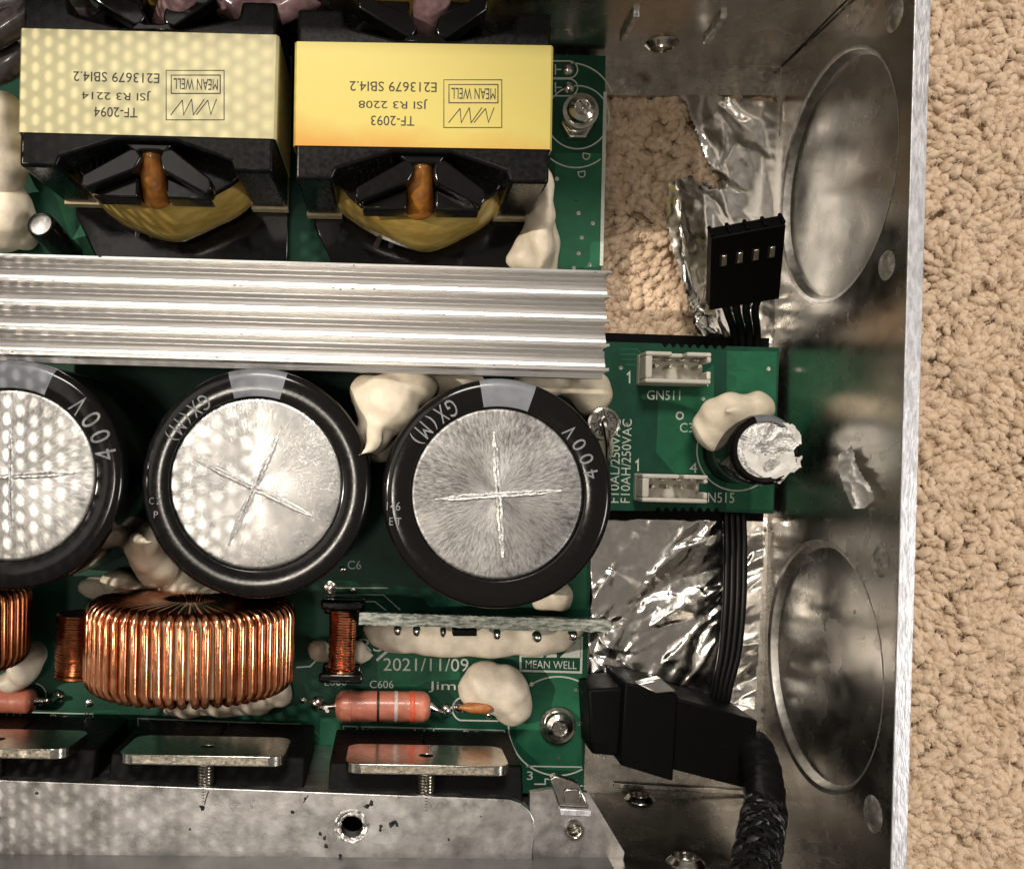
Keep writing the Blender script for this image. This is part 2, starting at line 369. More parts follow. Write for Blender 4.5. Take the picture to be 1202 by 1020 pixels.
M['yarn'].node_tree.nodes['Principled BSDF'].inputs['Sheen Weight'].default_value = .35
M['yarn'].node_tree.nodes['Principled BSDF'].inputs['Sheen Tint'].default_value = (1, .86, .7, 1)
def pile():
    V, Fc, Hf = [], [], []
    rnd = random.Random(3)
    cells = []
    regions = [(8.2, 14.6, -10, 11.5, 12500), (3.2, 6.4, 1.5, 7.6, 1900)]
    for x0, x1, y0, y1, n in regions:
        cl = [(rnd.uniform(x0, x1), rnd.uniform(y0, y1), rnd.uniform(0, 6.28), rnd.uniform(-1, 1)) for _ in range(int((x1-x0)*(y1-y0)*.9))]
        for _ in range(n):
            x, y = rnd.uniform(x0, x1), rnd.uniform(y0, y1)
            c = min(cl, key=lambda q: (q[0]-x)**2 + (q[1]-y)**2)
            dist = math.hypot(x-c[0], y-c[1])
            a = math.atan2(y-c[1], x-c[0]) + rnd.gauss(0, .28) + c[3]*.9
            ln = rnd.uniform(.16, .32); r = rnd.choice((rnd.uniform(.055, .080), rnd.uniform(.070, .105)))
            zt = -.30 + .13*max(0, 1-dist/.75) + rnd.uniform(-.03, .05) + .06*noise.noise(Vector((x*.8, y*.8, 0)))
            bend = rnd.uniform(-1.1, 1.1); n_s = 6; n_r = 5
            pts = []
            for i in range(n_r+1):
                t = i/n_r
                aa = a + bend*(t-.5)
                pts.append(Vector((x + math.cos(aa)*ln*(t-.5), y + math.sin(aa)*ln*(t-.5), zt + .11*math.sin(math.pi*min(1, t*1.1)) - .10*(1-t))))
            b = len(V)
            for i, p in enumerate(pts):
                tt = (pts[min(i+1, n_r)] - pts[max(i-1, 0)]).normalized(); u = tt.cross(Vector((0, 0, 1))).normalized(); w = u.cross(tt)
                t = i/n_r; k = r*(.35 + .65*math.sin(math.pi*(.10+.80*t))**.6)
                for s in range(n_s):
                    tw = s/n_s*6.283 + t*1.6
                    kk = k*(1 + .16*math.cos(2*tw + 3*t))
                    V.append(p + u*math.cos(tw)*kk + w*math.sin(tw)*kk)
            for _h in range(16):                      # loose fibres
                p = pts[rnd.randrange(1, n_r)]; d = Vector((rnd.gauss(0, 1), rnd.gauss(0, 1), rnd.uniform(.1, 1.3))).normalized(); e = Vector((rnd.gauss(0, 1), rnd.gauss(0, 1), rnd.gauss(0, .6))).normalized()
                hb = len(V) - b; q0 = p + d*r*.7; V.append(q0 - e*.008); V.append(q0 + e*.008); V.append(q0 + d*.06 + Vector((e.y, -e.x, e.z))*rnd.uniform(.04, .14)); Hf.append((b+hb, b+hb+1, b+hb+2))
            for i in range(n_r):
                for s in range(n_s):
                    Fc.append((b+i*n_s+s, b+i*n_s+(s+1) % n_s, b+(i+1)*n_s+(s+1) % n_s, b+(i+1)*n_s+s))
            Fc.append(tuple(b+s for s in range(n_s))[::-1]); Fc.append(tuple(b+n_r*n_s+s for s in range(n_s)))
    me = bpy.data.meshes.new('carpet_pile'); me.from_pydata(V, [], Fc + Hf); me.shade_smooth(); me.materials.append(M['yarn'])
    o = bpy.data.objects.new('carpet_pile', me); COL.objects.link(o)
    tag(o, 'beige tufted carpet yarn round and below the metal case', 'carpet pile', kind='stuff')
pile()

# ------------------------------------------------------------------ metal case
C1 = P(917, 79, 0); C2 = P(893, 933, 0)
T1w = P(1073, -73, HW); T2w = P(1046, 1063, HW)
case = thing('metal_case', 'open aluminium power supply case with two round wall recesses', 'metal case', (0, 0, 0))
ud = (C2 - C1).normalized(); ulen = (C2 - C1).length
up_w = ((T1w + T2w) - (C1 + C2)) / 2; up_w = Vector((up_w.x*.98, 0, HW)).normalized()
nw = up_w.cross(ud).normalized()
if nw.x < 0: nw = -nw
hlen = HW / up_w.z
def wall_pt(u, v, w): return C1 + ud*u + up_w*v + nw*w
def wall_uv(px, py):
    p = on_plane(px, py, C1, nw); q = p - C1
    return q.dot(ud), q.dot(up_w)
uc1 = (C1.y - 4.22) / -ud.y if ud.y else 0
uc1 = abs((C1.y - 4.22)); uc2 = abs(C1.y + 3.06)
RAD = 1.83; VC = 1.98
bm = NB()
plate(bm, [(-.2, 0), (ulen+.2, 0), (ulen+.2, hlen), (-.2, hlen)], [circ(uc1, VC, RAD, 72), circ(uc2, VC, RAD, 72)], wall_pt, 0, .19)
obj('side_wall', bm, M['case'], case, bevel=.012)
bm = NB()                                          # bare sawn rim lies on top of the wall
plate(bm, rrect(-.2, ulen+.2, -.005, .205, .03, 2), [], lambda u, w, h: C1 + ud*u + up_w*(hlen+.004+h) + nw*w, 0, .02)
obj('rim', bm, M['rim'], case, bevel=.012)
for uc in (uc1, uc2):
    bm = NB()
    plate(bm, circ(uc, VC, RAD-.06, 72), [], lambda u, v, w: wall_pt(u, v, w + (v-VC)*.012), .150, .19)
    obj('recessed_disc', bm, M['disc'], case)
    bm = NB()
    lathe(bm, wall_pt(uc, VC, 0), [(RAD+.03, -.004), (RAD-.01, .004), (RAD-.035, .02), (RAD-.075, .13), (RAD-.10, .16)], 96, axis=nw)
    obj('recess_lip', bm, M['lip'], case, smooth=30)
for (px, py, r) in ((1050, 18, .22), (1033, 660, .21), (1025, 955, .24), (1041, 312, .20)):
    u, v = wall_uv(px, py)
    bm = NB(); lathe(bm, wall_pt(u, v, 0), [(0, .055), (r*.4, .05), (r*.75, .035), (r, .0), (r*1.1, -.01)], 24, axis=-nw)
    obj('rivet', bm, M['rivet'], case, smooth=60)
# floor with the opening at upper right
FL = [P(-260, 42, 0), C1, C2, P(-260, 921, 0)]
op = [P(x, y, 0) for x, y in rrect(690, 912, 112, 394, 4, 2)]
bm = NB()
plate(bm, [(p.x, p.y) for p in FL], [[(p.x, p.y) for p in op]], lambda u, v, w: Vector((u, v, w)), -.15, 0)
obj('case_floor', bm, M['case_floor'], case)
# back and front walls
def side(A, B, name, holes, sgn):
    d = (B - A).normalized(); ln = (B - A).length; n = Vector((-d.y, d.x, 0))
    if n.y*sgn < 0: n = -n
    fn = lambda u, v, w: A + d*u + ez*v + n*w
    uv = lambda px, py: ((on_plane(px, py, A, n) - A).dot(d), on_plane(px, py, A, n).z)
    bm = NB(); hl = [h(uv) for h in holes]
    plate(bm, [(0, .003), (ln+.12, .003), (ln+.12, HW), (0, HW)], hl, fn, .003, .2)
    obj(name, bm, M['case'], case)
    return fn, uv, n
def slot(x0, y0, x1, y1, w):
    def f(uv):
        a = Vector(uv(x0, y0)); b = Vector(uv(x1, y1)); t = (b-a).normalized(); s = Vector((-t.y, t.x))*w/2
        return [tuple(p) for p in (a+s, a-s, b-s, b+s)]
    return f
def rnd_hole(x, y, r): return lambda uv: circ(*uv(x, y), r, 20)
fb, uvb, nb = side(P(-260, 46, 0), C1, 'back_wall', [rnd_hole(777, 52, .15)], 1)
ff, uvf, nf = side(P(-260, 922, 0), C2, 'front_wall', [rnd_hole(751, 938, .14), rnd_hole(805, 1012, .15)], -1)
for (fn, uv, n, x, y, r) in ((fb, uvb, nb, 777, 52, .15), (ff, uvf, nf, 751, 938, .14), (ff, uvf, nf, 805, 1012, .15)):
    c = fn(*uv(x, y), 0)
    bm = NB(); lathe(bm, c, [(r, -.2), (r*1.02, -.01), (r*1.12, .075), (r*1.3, .085), (r*1.62, .03), (r*1.85, .0), (r*1.9, -.03)], 28, axis=-n)
    tbo = obj('threaded_boss', bm, M['steel'], case)
    bm = NB()
    for k in range(4): 
        pts = [c + n*(.17 - k*.05) + (Vector((n.y, -n.x, 0))*math.cos(a) + ez*math.sin(a))*(r*.97) for a in [6.2832*i/24 for i in range(25)]]
        tube(bm, pts, .014, 5, caps=False)
    obj('thread', bm, M['steel'], tbo)
for (x0, y0, x1, y1) in ((731, 43, 747, 13), (829, 46, 850, 15)):       # lanced tabs standing out of the back wall
    a = fb(*uvb(x0, y0), 0); b = fb(*uvb(x1, y1), 0); t = (b-a)
    bm = NB(); sd = t.normalized().cross(nb)
    obox(bm, (a+b)/2 - nb*.035, t/2, sd*.055, nb*.06)
    obj('lanced_tab', bm, M['rivet'], case, bevel=.02)
# corner seam, floor fold strip and little drops of solder on the floor
bm = NB(); tube(bm, [C1 + Vector((-.004, -.004, .02)), C1 + Vector((.0, -.004, HW-.05))], .010, 6)
obj('corner_seam', bm, M['dark'], case)
bm = NB(); pprism(bm, [(720, 918), (884, 927), (884, 934), (720, 925)], .0, .06)
obj('floor_fold', bm, M['steel'], case, bevel=.02)
bm = NB(); pprism(bm, rrect(700, 719, 956, 984, 4, 3), .01, .05)
obj('slot_lip', bm, M['dark'], case, bevel=.01)

# ------------------------------------------------------------------ foil sheets
def inside(poly, x, y):
    c = False; j = len(poly)-1
    for i in range(len(poly)):
        xi, yi = poly[i]; xj, yj = poly[j]
        if (yi > y) != (yj > y) and x < (xj-xi)*(y-yi)/(yj-yi)+xi: c = not c
        j = i
    return c
def foil(name, poly, zf, step, m, parent=None, loc=None, point=None):
    x0 = min(p[0] for p in poly); x1 = max(p[0] for p in poly); y0 = min(p[1] for p in poly); y1 = max(p[1] for p in poly)
    nx = int((x1-x0)/step)+1; ny = int((y1-y0)/step)+1
    bm = NB(); g = {}
    def vert(i, j):
        if (i, j) not in g:
            x = x0+i*step; y = y0+j*step
            jx = x + 1.4*noise.noise(Vector((x*.13, y*.13, 5))); jy = y + 1.4*noise.noise(Vector((x*.13, y*.13, 9)))
            g[(i, j)] = bm.verts.new(point(jx, jy, zf(x, y)) if point else P(jx, jy, zf(x, y)))
        return g[(i, j)]
    for i in range(nx):
        for j in range(ny):
            if inside(poly, x0+(i+.5)*step, y0+(j+.5)*step):
                bm.faces.new((vert(i, j), vert(i+1, j), vert(i+1, j+1), vert(i, j+1)))
    return obj(name, bm, m, parent, loc, smooth=50)
def ridge(x, y, f, seed, o=2):
    s = 0; a = 1
    for k in range(o):
        s += a*(1-abs(noise.noise(Vector((x*f, y*f, seed+k*7.1))))*2); a *= .30; f *= 2.3
    return s/1.4
def creases(seed, n, x0, x1, y0, y1, a0, spread, L0, L1):
    rn = random.Random(seed)
    return [(rn.uniform(x0, x1), rn.uniform(y0, y1), R(a0 + rn.gauss(0, spread)), rn.uniform(L0, L1), rn.uniform(6, 22), rn.uniform(-.7, 1)) for _ in range(n)]
def crease_z(cs, x, y):
    wx = x + 9*noise.noise(Vector((x*.018, y*.018, 1))) + 2.5*noise.noise(Vector((x*.06, y*.06, 2))); wy = y + 9*noise.noise(Vector((x*.018, y*.018, 4)))
    z = 0
    for cx, cy, a, L_, w, am in cs:
        dx, dy = wx-cx, wy-cy
        al = dx*math.cos(a) - dy*math.sin(a)
        if abs(al) > L_: continue
        ac = abs(dx*math.sin(a) + dy*math.cos(a)); ww = w*(1.05-abs(al)/L_)
        if ac < ww: z += am*(1-ac/ww)*(1-(al/L_)**2)*w/14
    return z
CU = creases(4, 26, 800, 915, 112, 400, -72, 22, 30, 90) + creases(9, 30, 820, 915, 330, 400, -50, 50, 15, 40)
def z_up(x, y):
    curl = max(0, 1-abs(x-798-(.08*(y-250)))/30) * (1 if 200 < y < 370 else .3)
    z = .05 + .045*crease_z(CU, x, y) + .05*noise.noise(Vector((x*.02, y*.012, 3)))
    return max(.012, z*min(1, max(.1, (914-x)/18)) + .28*curl + .25*max(0, 1-math.hypot((x-838)/16, (y-212)/10)))
foil('foil_sheet', [(798, 112), (842, 112), (858, 116), (916, 120), (912, 380), (905, 402), (838, 404), (820, 396), (812, 372), (806, 344), (798, 318), (790, 296), (784, 268), (783, 240), (786, 214), (812, 206),
                    (816, 214), (830, 216), (845, 224), (848, 212), (836, 200), (828, 186), (822, 166), (812, 140), (806, 122)], z_up, 2.2, M['foil'])
tag(bpy.data.objects['foil_sheet'], 'torn aluminium foil hanging at the carpet opening behind the black plug', 'foil', 'aluminium foil over the floor openings')
CL = creases(2, 38, 690, 905, 600, 840, 38, 16, 40, 130) + creases(6, 16, 690, 905, 600, 840, 62, 22, 20, 60) + creases(8, 18, 690, 800, 720, 840, 40, 40, 15, 50) + creases(5, 8, 690, 900, 600, 700, 12, 14, 50, 120)
def z_lo(x, y):
    z = .06 + .055*crease_z(CL, x, y) + .07*noise.noise(Vector((x*.013, y*.013, 3)))
    edge = min(1, (x-688)/5, (904-x)/8, (y-603)/6)
    return max(.012, .03 + z*max(.05, edge))
o = foil('foil_sheet', [(693, 606), (900, 608), (894, 700), (886, 832), (845, 836), (760, 822), (692, 826)], z_lo, 2.0, M['foil'])
tag(o, 'crumpled shiny aluminium foil on the case floor under the black wire bundle', 'foil', 'aluminium foil over the floor openings')
def z_sc(x, y): return .02 + .12*ridge(x, y, .05, 8, 2)
o = foil('film_scrap', [(984, 534), (1000, 523), (1008, 552), (1022, 572), (1026, 585), (1016, 596), (1001, 596), (992, 578), (985, 558)], z_sc, 1.6, M['scrap'],
     point=lambda x, y, z: on_plane(x, y, C1 - nw*z, nw))
tag(o, 'torn white film scrap stuck to the case side wall', 'scrap')

# ------------------------------------------------------------------ main circuit board
zt = ZB
pcb = thing('circuit_board', 'green main circuit board with a tongue reaching the side wall', 'circuit board', P(400, 500, ZB-.16))
def bites(x0, y0, x1, y1, n, sgn):
    out = []
    for i in range(n):
        for k in range(7):
            t = (i + .12 + .76*k/6)/n
            out.append((x0+(x1-x0)*t, y0+(y1-y0)*t + sgn*4.6*math.sin(math.pi*k/6)))
    return out
outline = [(-250, 42), (711, 66), (706, 318), (703, 401)] + [(772, 403)] + bites(776, 403.5, 854, 406, 8, 1) + [(858, 406.5), (915, 408), (908, 603)] \
    + [(852, 601)] + bites(846, 600.5, 768, 599.5, 8, -1) + [(764, 599.5), (698, 599), (694, 640), (685, 932), (-250, 905)]
bm = NB()
pprism(bm, outline, ZB-.16, ZB)
obj('board', bm, M['pcb'], pcb, smooth=0)
bm = NB()
h = ZB + .004
for area in (
    [(773, 470), (812, 447), (838, 428), (838, 500), (838, 556), (792, 556), (770, 531)],
    [(853, 412), (912, 413), (907, 598), (853, 598)],
    [(443, 760), (512, 762), (540, 790), (540, 797), (500, 800), (490, 806), (443, 805)],
    [(606, 790), (684, 790), (683, 905), (640, 903), (606, 870)],
    [(376, 842), (402, 842), (400, 900), (374, 900)],
    [(425, 845), (480, 855), (470, 868), (425, 868)],
    [(652, 180), (706, 180), (703, 314), (648, 316)],
    [(650, 690), (690, 600), (688, 715), (660, 715)],
    [(60, 215), (120, 260), (160, 300), (90, 300)]):
    bm = NB(); sheet(bm, area, h); obj('copper_area', bm, M['pour'], pcb, smooth=0)
bm = NB(); h = ZB + .008
pline(bm, [(736, 440), (739, 437), (739, 450)], h, 1.8); ptext(bm, 'GN511', 779, 464, h, 39, 11, -1); ptext(bm, '4', 829, 448, h, 7, 11)
ptext(bm, 'C3', 806, 502, h, 16, 11); pline(bm, [(746, 543), (749, 540), (749, 553)], h, 1.8); ptext(bm, '4', 814, 549, h, 9, 12); ptext(bm, 'GN515', 841, 584, h, 42, 12, -1)
ptext(bm, 'F10AH/250VAC', 735, 541, h, 98, 11, 88.5); ptext(bm, 'F10AL/250VAC', 722, 541, h, 98, 11, 88.5)
pline(bm, parc(865, 529, 47, 130, 320, 30), h, 1.6)
pline(bm, parc(798, 488, 4, 0, 360, 14), h, 2)
ptext(bm, '2021/11/09', 500, 780, h, 100, 15, -.5); ptext(bm, 'RSP', 443, 757, h, 42, 15, -1); ptext(bm, 'Jim', 519, 806, h, 32, 13, -1)
ptext(bm, 'L600', 394, 800, h, 26, 9); ptext(bm, 'C606', 448, 803, h, 28, 9)
pline(bm, [(442, 775), (457, 762)], h, 3)
ptext(bm, 'D', 423, 857, h, 8, 10); ptext(bm, 'D', 548, 862, h, 8, 10); ptext(bm, 'Q605', 378, 900, h, 34, 10); ptext(bm, '3', 622, 910, h, 7, 10); ptext(bm, 'D', 63, 843, h, 8, 10)
pline(bm, [(404, 872), (403, 852), (592, 857), (592, 873)], h, 1.6)
for x in (487, 498, 509): pline(bm, [(x, 854), (x, 870)], h, 1.4)
pline(bm, [(162, 858), (162, 843), (352, 850), (351, 866)], h, 1.6)
for x in (246, 257, 268): pline(bm, [(x, 847), (x, 862)], h, 1.4)
pline(bm, [(38, 836), (109, 838), (109, 851)], h, 1.6)
for x in (8, 16, 24): pline(bm, [(x, 836), (x, 852)], h, 1.4)
pline(bm, parc(655, 852, 58, 55, 128, 20), h, 1.8); pline(bm, parc(655, 852, 58, 150, 300, 36), h, 1.8)
pline(bm, [(618, 899), (683, 900)], h, 1.6); pline(bm, [(372, 888), (398, 888)], h, 1.6); pline(bm, [(370, 908), (398, 910)], h, 1.6)
pline(bm, [(627, 920), (640, 920), (640, 914), (676, 916), (676, 922), (684, 922)], h, 1.6)
pline(bm, parc(678, 138, 37, -120, 100, 32), h, 1.6); pline(bm, parc(678, 138, 37, 100, 240, 20), h, 1.6)
pline(bm, parc(676, 150, 47, -130, -52, 20), h, 1.6)
pline(bm, parc(668, 128, 54, 20, 88, 16), h, 1.6)
for yy in (82, 103):
    pline(bm, [(640, yy-10), (668, yy-10)] + parc(668, yy, 10, 80, -80, 10) + [(640, yy+10)], h, 1.5)
    pline(bm, [(652, yy-6), (652, yy+6)], h, 1.5); pline(bm, [(652, yy), (659, yy)], h, 1.4)
ptext(bm, 'D', 688, 184, h, 8, 9, -100); ptext(bm, 'D', 683, 205, h, 8, 9, -80)
pline(bm, parc(545, 832, 14, 60, 250, 16) + [(585, 846)], h, 1.8)
pline(bm, [(348, 783), (364, 782), (370, 776), (371, 764)], h, 1.6)
pline(bm, [(38, 820)] + parc(40, 816, 14, -60, 80, 12), h, 1.5)
pline(bm, [(380, 706), (440, 706), (458, 720)], h, 1.5); pline(bm, [(388, 698), (450, 698), (470, 716)], h, 1.2); pline(bm, [(388, 690), (455, 690)], h, 1.2)
ptext(bm, 'C6', 416, 663, h, 16, 10)
# board maker's emblem: white block with the emblem cut in green, name on a green strip
pline(bm, [(611, 746), (683, 748), (682, 789), (611, 787)], h, 2.6, closed=True)
sheet(bm, [(613, 747), (682, 748), (682, 772), (612, 771)], h)
obj('silkscreen', bm, M['silk'], pcb, smooth=0, recalc=False)['kind'] = 'stuff'
bm = NB(); hh = h+.004
pline(bm, [(628, 768), (640, 752), (640, 768), (656, 752), (656, 769), (674, 752)], hh, 5)
obj('emblem', bm, M['pcb'], pcb, smooth=0, recalc=False)
bm = NB(); ptext(bm, 'MEAN WELL', 647, 780, h, 60, 9, -1.2)
obj('board_lettering', bm, M['silk'], pcb, smooth=0, recalc=False)['kind'] = 'stuff'
def solder(px, py, r, hgt=.09):
    bm = NB(); c = P(px, py, ZB); r = LN(r, ZB)
    lathe(bm, c, [(r, .0), (r*.85, hgt*.35), (r*.45, hgt*.8), (0, hgt)], 14)
    obj('solder_joint', bm, M['solder'], pcb)
for q in ((435, 860, 7, .16), (559, 864, 7, .16), (373, 826, 10), (523, 833, 9), (540, 830, 8), (574, 838, 6), (667, 82, 7, .05), (668, 103, 7, .05), (69, 817, 8), (76, 846, 7, .14), (112, 693, 8, .03), (105, 825, 5, .02), (356, 822, 4, .02), (388, 690, 7, .02), (402, 668, 4, .02)): solder(*q)
bm = NB(); rnd = random.Random(11)
for (x0, y0, dx, n, m_) in ((380, 682, 60, 5, 8), (612, 792, 40, 4, 9), (722, 410, 40, 4, 6), (842, 540, 50, 5, 8), (652, 210, 30, 4, 9), (350, 855, 30, 3, 8), (100, 835, 60, 4, 6)):
    for k in range(n):
        y = y0 + k*m_; x = x0 + rnd.uniform(0, 12)
        pline(bm, [(x, y), (x+dx*.5, y+rnd.uniform(-1, 1)), (x+dx*.5+8, y+8), (x+dx+rnd.uniform(0, 16), y+8)], ZB+.0055, 1.6)
tag(obj('copper_track', bm, M['pour'], pcb, smooth=0, recalc=False), kind='stuff')
for k in range(34):
    x, y = rnd.choice([(rnd.uniform(720, 905), rnd.uniform(412, 595)), (rnd.uniform(610, 684), rnd.uniform(795, 905)), (rnd.uniform(60, 390), rnd.uniform(820, 850)), (rnd.uniform(380, 470), rnd.uniform(660, 715)), (rnd.uniform(650, 700), rnd.uniform(200, 315))])
    bm = NB(); lathe(bm, P(x, y, ZB+.004), [(.036, 0), (.036, .008), (.016, .008), (.014, .001), (0, .001)], 10); obj('via', bm, M['solder'], pcb)
bm = NB(); pprism(bm, [(708.5, 108), (712.5, 108), (708, 312), (704, 312)], ZB-.15, ZB+.006); obj('bare_edge', bm, M['silk'], pcb, smooth=0)
# black sheet below the tongue
bm = NB(); pprism(bm, [(690, 390), (903, 397), (896, 612), (690, 608)], .16, .22)
tag(obj('insulation_sheet', bm, M['plastic']), 'black insulation sheet showing as a strip under the green board tongue', 'insulation sheet')

# ------------------------------------------------------------------ screws
def screw(px, py, z, r, label, nut=False):
    c = P(px, py, z); t = thing('screw', label, 'screw', P(px, py, ZB) if not nut else Vector((c.x, c.y, ZB)))
    rr = LN(r, z)
    bm = NB(); prof = [(rr*1.0, -.10), (rr, -.02), (rr*.88, .04), (rr*.55, .075), (rr*.5, .07)]
    # cross recess: star shaped well
    n = 48
    rings = []
    for (q, hh) in prof: rings.append([bm.verts.new(c + Vector((q*math.cos(6.2832*i/n), q*math.sin(6.2832*i/n), hh))) for i in range(n)])
    star = lambda a: .20 + .30*max(0, math.cos(4*(a-.5)))**.7
    rings.append([bm.verts.new(c + Vector((rr*(star(6.2832*i/n)+.02)*math.cos(6.2832*i/n), rr*(star(6.2832*i/n)+.02)*math.sin(6.2832*i/n), .072))) for i in range(n)])
    rings.append([bm.verts.new(c + Vector((rr*star(6.2832*i/n)*math.cos(6.2832*i/n), rr*star(6.2832*i/n)*math.sin(6.2832*i/n), -.03))) for i in range(n)])
    for A, B in zip(rings, rings[1:]):
        for i in range(n): bm.faces.new((A[i], A[(i+1) % n], B[(i+1) % n], B[i]))
    bm.faces.new(rings[-1])
    obj('head', bm, M['steel'], t, smooth=30)
    bm = NB(); lathe(bm, c, [(rr*.7, -.12), (rr*1.25, -.12), (rr*1.25, -.085), (rr*.9, -.08)], 32)
    obj('washer', bm, M['steel'], t)
    if nut:
        bm = NB(); p = P(679, 143, .62); lathe(bm, Vector((p.x, p.y, ZB)), [(.30, 0), (.30, .03), (.27, .12), (.12, .13)], 6)
        obj('hex_nut', bm, M['solder'], t, bevel=.02)
        bm = NB(); pts = []
        for i in range(60):
            a = i*.5236; pts.append(Vector((c.x + .2*math.cos(a), c.y + .2*math.sin(a), ZB+.1+(c.z-.2-ZB)*i/60)))
        tube(bm, pts, .03, 6); lathe(bm, Vector((c.x, c.y, ZB)), [(.18, 0), (.18, c.z-.1-ZB)], 16)
        obj('threaded_shank', bm, M['steel'], t)
    return t
screw(656, 853, .62, 17, 'bright cross recess screw at the lower right corner of the board')
screw(683, 128, 1.05, 17, 'tall screw on a hex nut beside the bright yellow transformer', True)

# ------------------------------------------------------------------ transformers
def transformer(cx, cy, rot, label, tape, lines, logo):
    Z = 2.8; c = P(cx, cy, Z); a = R(rot)
    X = Vector((math.cos(a), math.sin(a), 0)); Y = Vector((-math.sin(a), math.cos(a), 0))
    t = thing('transformer', label, 'transformer', (c.x, c.y, ZB), 'transformers above the finned heatsink')
    w2 = lambda u, v: (c + X*u + Y*v)
    q = lambda u, v, z: Vector((w2(u, v).x, w2(u, v).y, z))
    half = [(-1.80, -1.21), (-1.27, -1.21), (-1.22, -1.06), (-.42, -.80), (.40, -.80), (1.20, -1.06), (1.25, -1.21), (1.80, -1.21)]
    core = half + [(1.80, 1.21), (1.30, 1.21), (1.26, .98), (.46, .80), (-.40, .80), (-1.02, .95), (-1.13, 1.0), (-1.17, 1.21), (-1.80, 1.21)]
    bm = NB(); prism(bm, [w2(*p) for p in core], ZB+.45, Z)
    obj('core', bm, M['ferrite'], t, bevel=.05, seg=3)
    # adhesive tape band with the printed label
    bm = NB(); s = .735
    prof = [(-1.835, ZB+.5), (-1.835, Z-.03), (-1.80, Z+.022), (1.80, Z+.022), (1.835, Z-.03), (1.835, ZB+.5)]
    A = [bm.verts.new(q(u, -s, z)) for u, z in prof]; B = [bm.verts.new(q(u, s, z)) for u, z in prof]
    for i in range(5): bm.faces.new((A[i], A[i+1], B[i+1], B[i]))
    tb = o = obj('tape_band', bm, tape, t, smooth=0)
    m = o.modifiers.new('solid', 'SOLIDIFY'); m.thickness = .018; m.offset = -1
    # print
    bm = NB(); h = Z + .026
    for (s_, x, y, wd) in lines: ptext(bm, s_, x, y, h, wd, 11.5, 180 + rot)
    x0, x1, y0, y1 = logo
    def fr(a0, a1, b0, b1, wd): pline(bm, [(a0, b0), (a1, b0), (a1, b1), (a0, b1)], h, wd, closed=True)
    fr(x0, x1, y0, y1, 1.0); fr(x0+6, x1-4.5, y0+5.5, y0+27, 1.2)
    ptext(bm, 'MEAN WELL', (x0+x1)/2+.7, y0+16.2, h, 52, 13, 180 + rot)
    zig = [(.12, .86), (.40, .56), (.40, .86), (.40, .86)]
    L = lambda u, v: (x0 + (x1-x0)*u, y0 + (y1-y0)*v)
    for seg in ([(.87, .58), (.77, .89), (.72, .60)], [(.72, .60), (.52, .90)], [(.66, .58), (.47, .90), (.44, .58)], [(.44, .58), (.30, .90), (.28, .60)], [(.28, .60), (.08, .90)]):
        pline(bm, [L(*p) for p in seg], h, 1.0)
    obj('printed_text', bm, M['ink'], tb, smooth=0, recalc=False)['kind'] = 'stuff'
    # bobbin ends: two arms spreading from a hub, on both sides
    zp = lambda x, y: ((x-525)/248.4, -(y/3-113)/82.8)
    for sg in (1, -1):
        bm = NB(); Zb = Z-.10
        for poly in ([(462, 556), (484, 560), (503, 588), (478, 634), (306, 706), (287, 690), (290, 656)], [(574, 562), (606, 553), (748, 658), (754, 690), (736, 718), (574, 634), (563, 588)], [(440, 538), (610, 538), (585, 572), (560, 566), (500, 566), (478, 574)]):
            pts = [w2(zp(*p)[0]*(1 if sg == 1 else 1), zp(*p)[1]*sg) for p in poly]
            prism(bm, pts, Zb-.34, Zb)
        obj('bobbin_arm', bm, M['bobbin'], t, bevel=.035, seg=3)
        bm = NB()
        prism(bm, [w2(zp(*p)[0], zp(*p)[1]*sg) for p in [(215, 590), (430, 520), (625, 520), (840, 600), (790, 640), (735, 672), (728, 690), (575, 700), (472, 700), (420, 690), (310, 690), (262, 650)]], Zb-.74, Zb-.60)
        obj('bobbin_flange', bm, M['bobbin'], t, bevel=.03, seg=3)
        for s0 in (-1, 1):
            bm = NB()
            prism(bm, [w2(zp(525+s0*x, y)[0], zp(525, y)[1]*sg) for x, y in [(52, 640), (204, 700), (214, 716), (52, 716)]], Zb-.72, Zb-.26)
            obj('bobbin_step', bm, M['bobbin'], t, bevel=.03)
        if sg == 1:
            for k in range(7):
                bm = NB(); obox(bm, q(-.95 + .09*k, -1.02 + .03*k, Zb-.55), X*.018, Y*.10, ez*.14)
                obj('bobbin_tooth', bm, M['bobbin'], t, bevel=.008)
    bm = NB()
    lathe(bm, q(0, 0, 0), [(0, 1.96), (1.25, 1.96), (1.45, 1.92), (1.60, 1.75), (1.72, 1.45), (1.76, 1.1), (1.66, .85), (0, .85)], 72)
    for v in bm.verts:
        d = Vector((v.co.x-c.x, v.co.y-c.y, 0))
        if d.length > 1:
            n1 = noise.noise(Vector((math.atan2(d.y, d.x)*2.2, v.co.z*1.5, cx*.1)))
            v.co += d.normalized()*(.06*n1)
            if v.co.y < c.y: v.co.y += (-.12*max(0, 1-abs(d.x-.1)/.6) if v.co.z < 1.6 else 0)
    obj('winding', bm, M['wind'], t, smooth=60)
    bm = NB()
    for (u, v, z, r1, r2, r3) in [(-.01, -.88 - .05*k, 2.46 - .012*k - .0022*k*k, .18 + .005*k, .16, .16) for k in range(12)]:
        bmesh.ops.create_icosphere(bm, subdivisions=3, radius=1, matrix=Matrix.Translation(q(u, v, z)) @ Matrix.Diagonal((r1, r2, r3, 1)))
    o = obj('resin_drop', bm, M['resin'], t, smooth=180); rm(o, .035, 18)
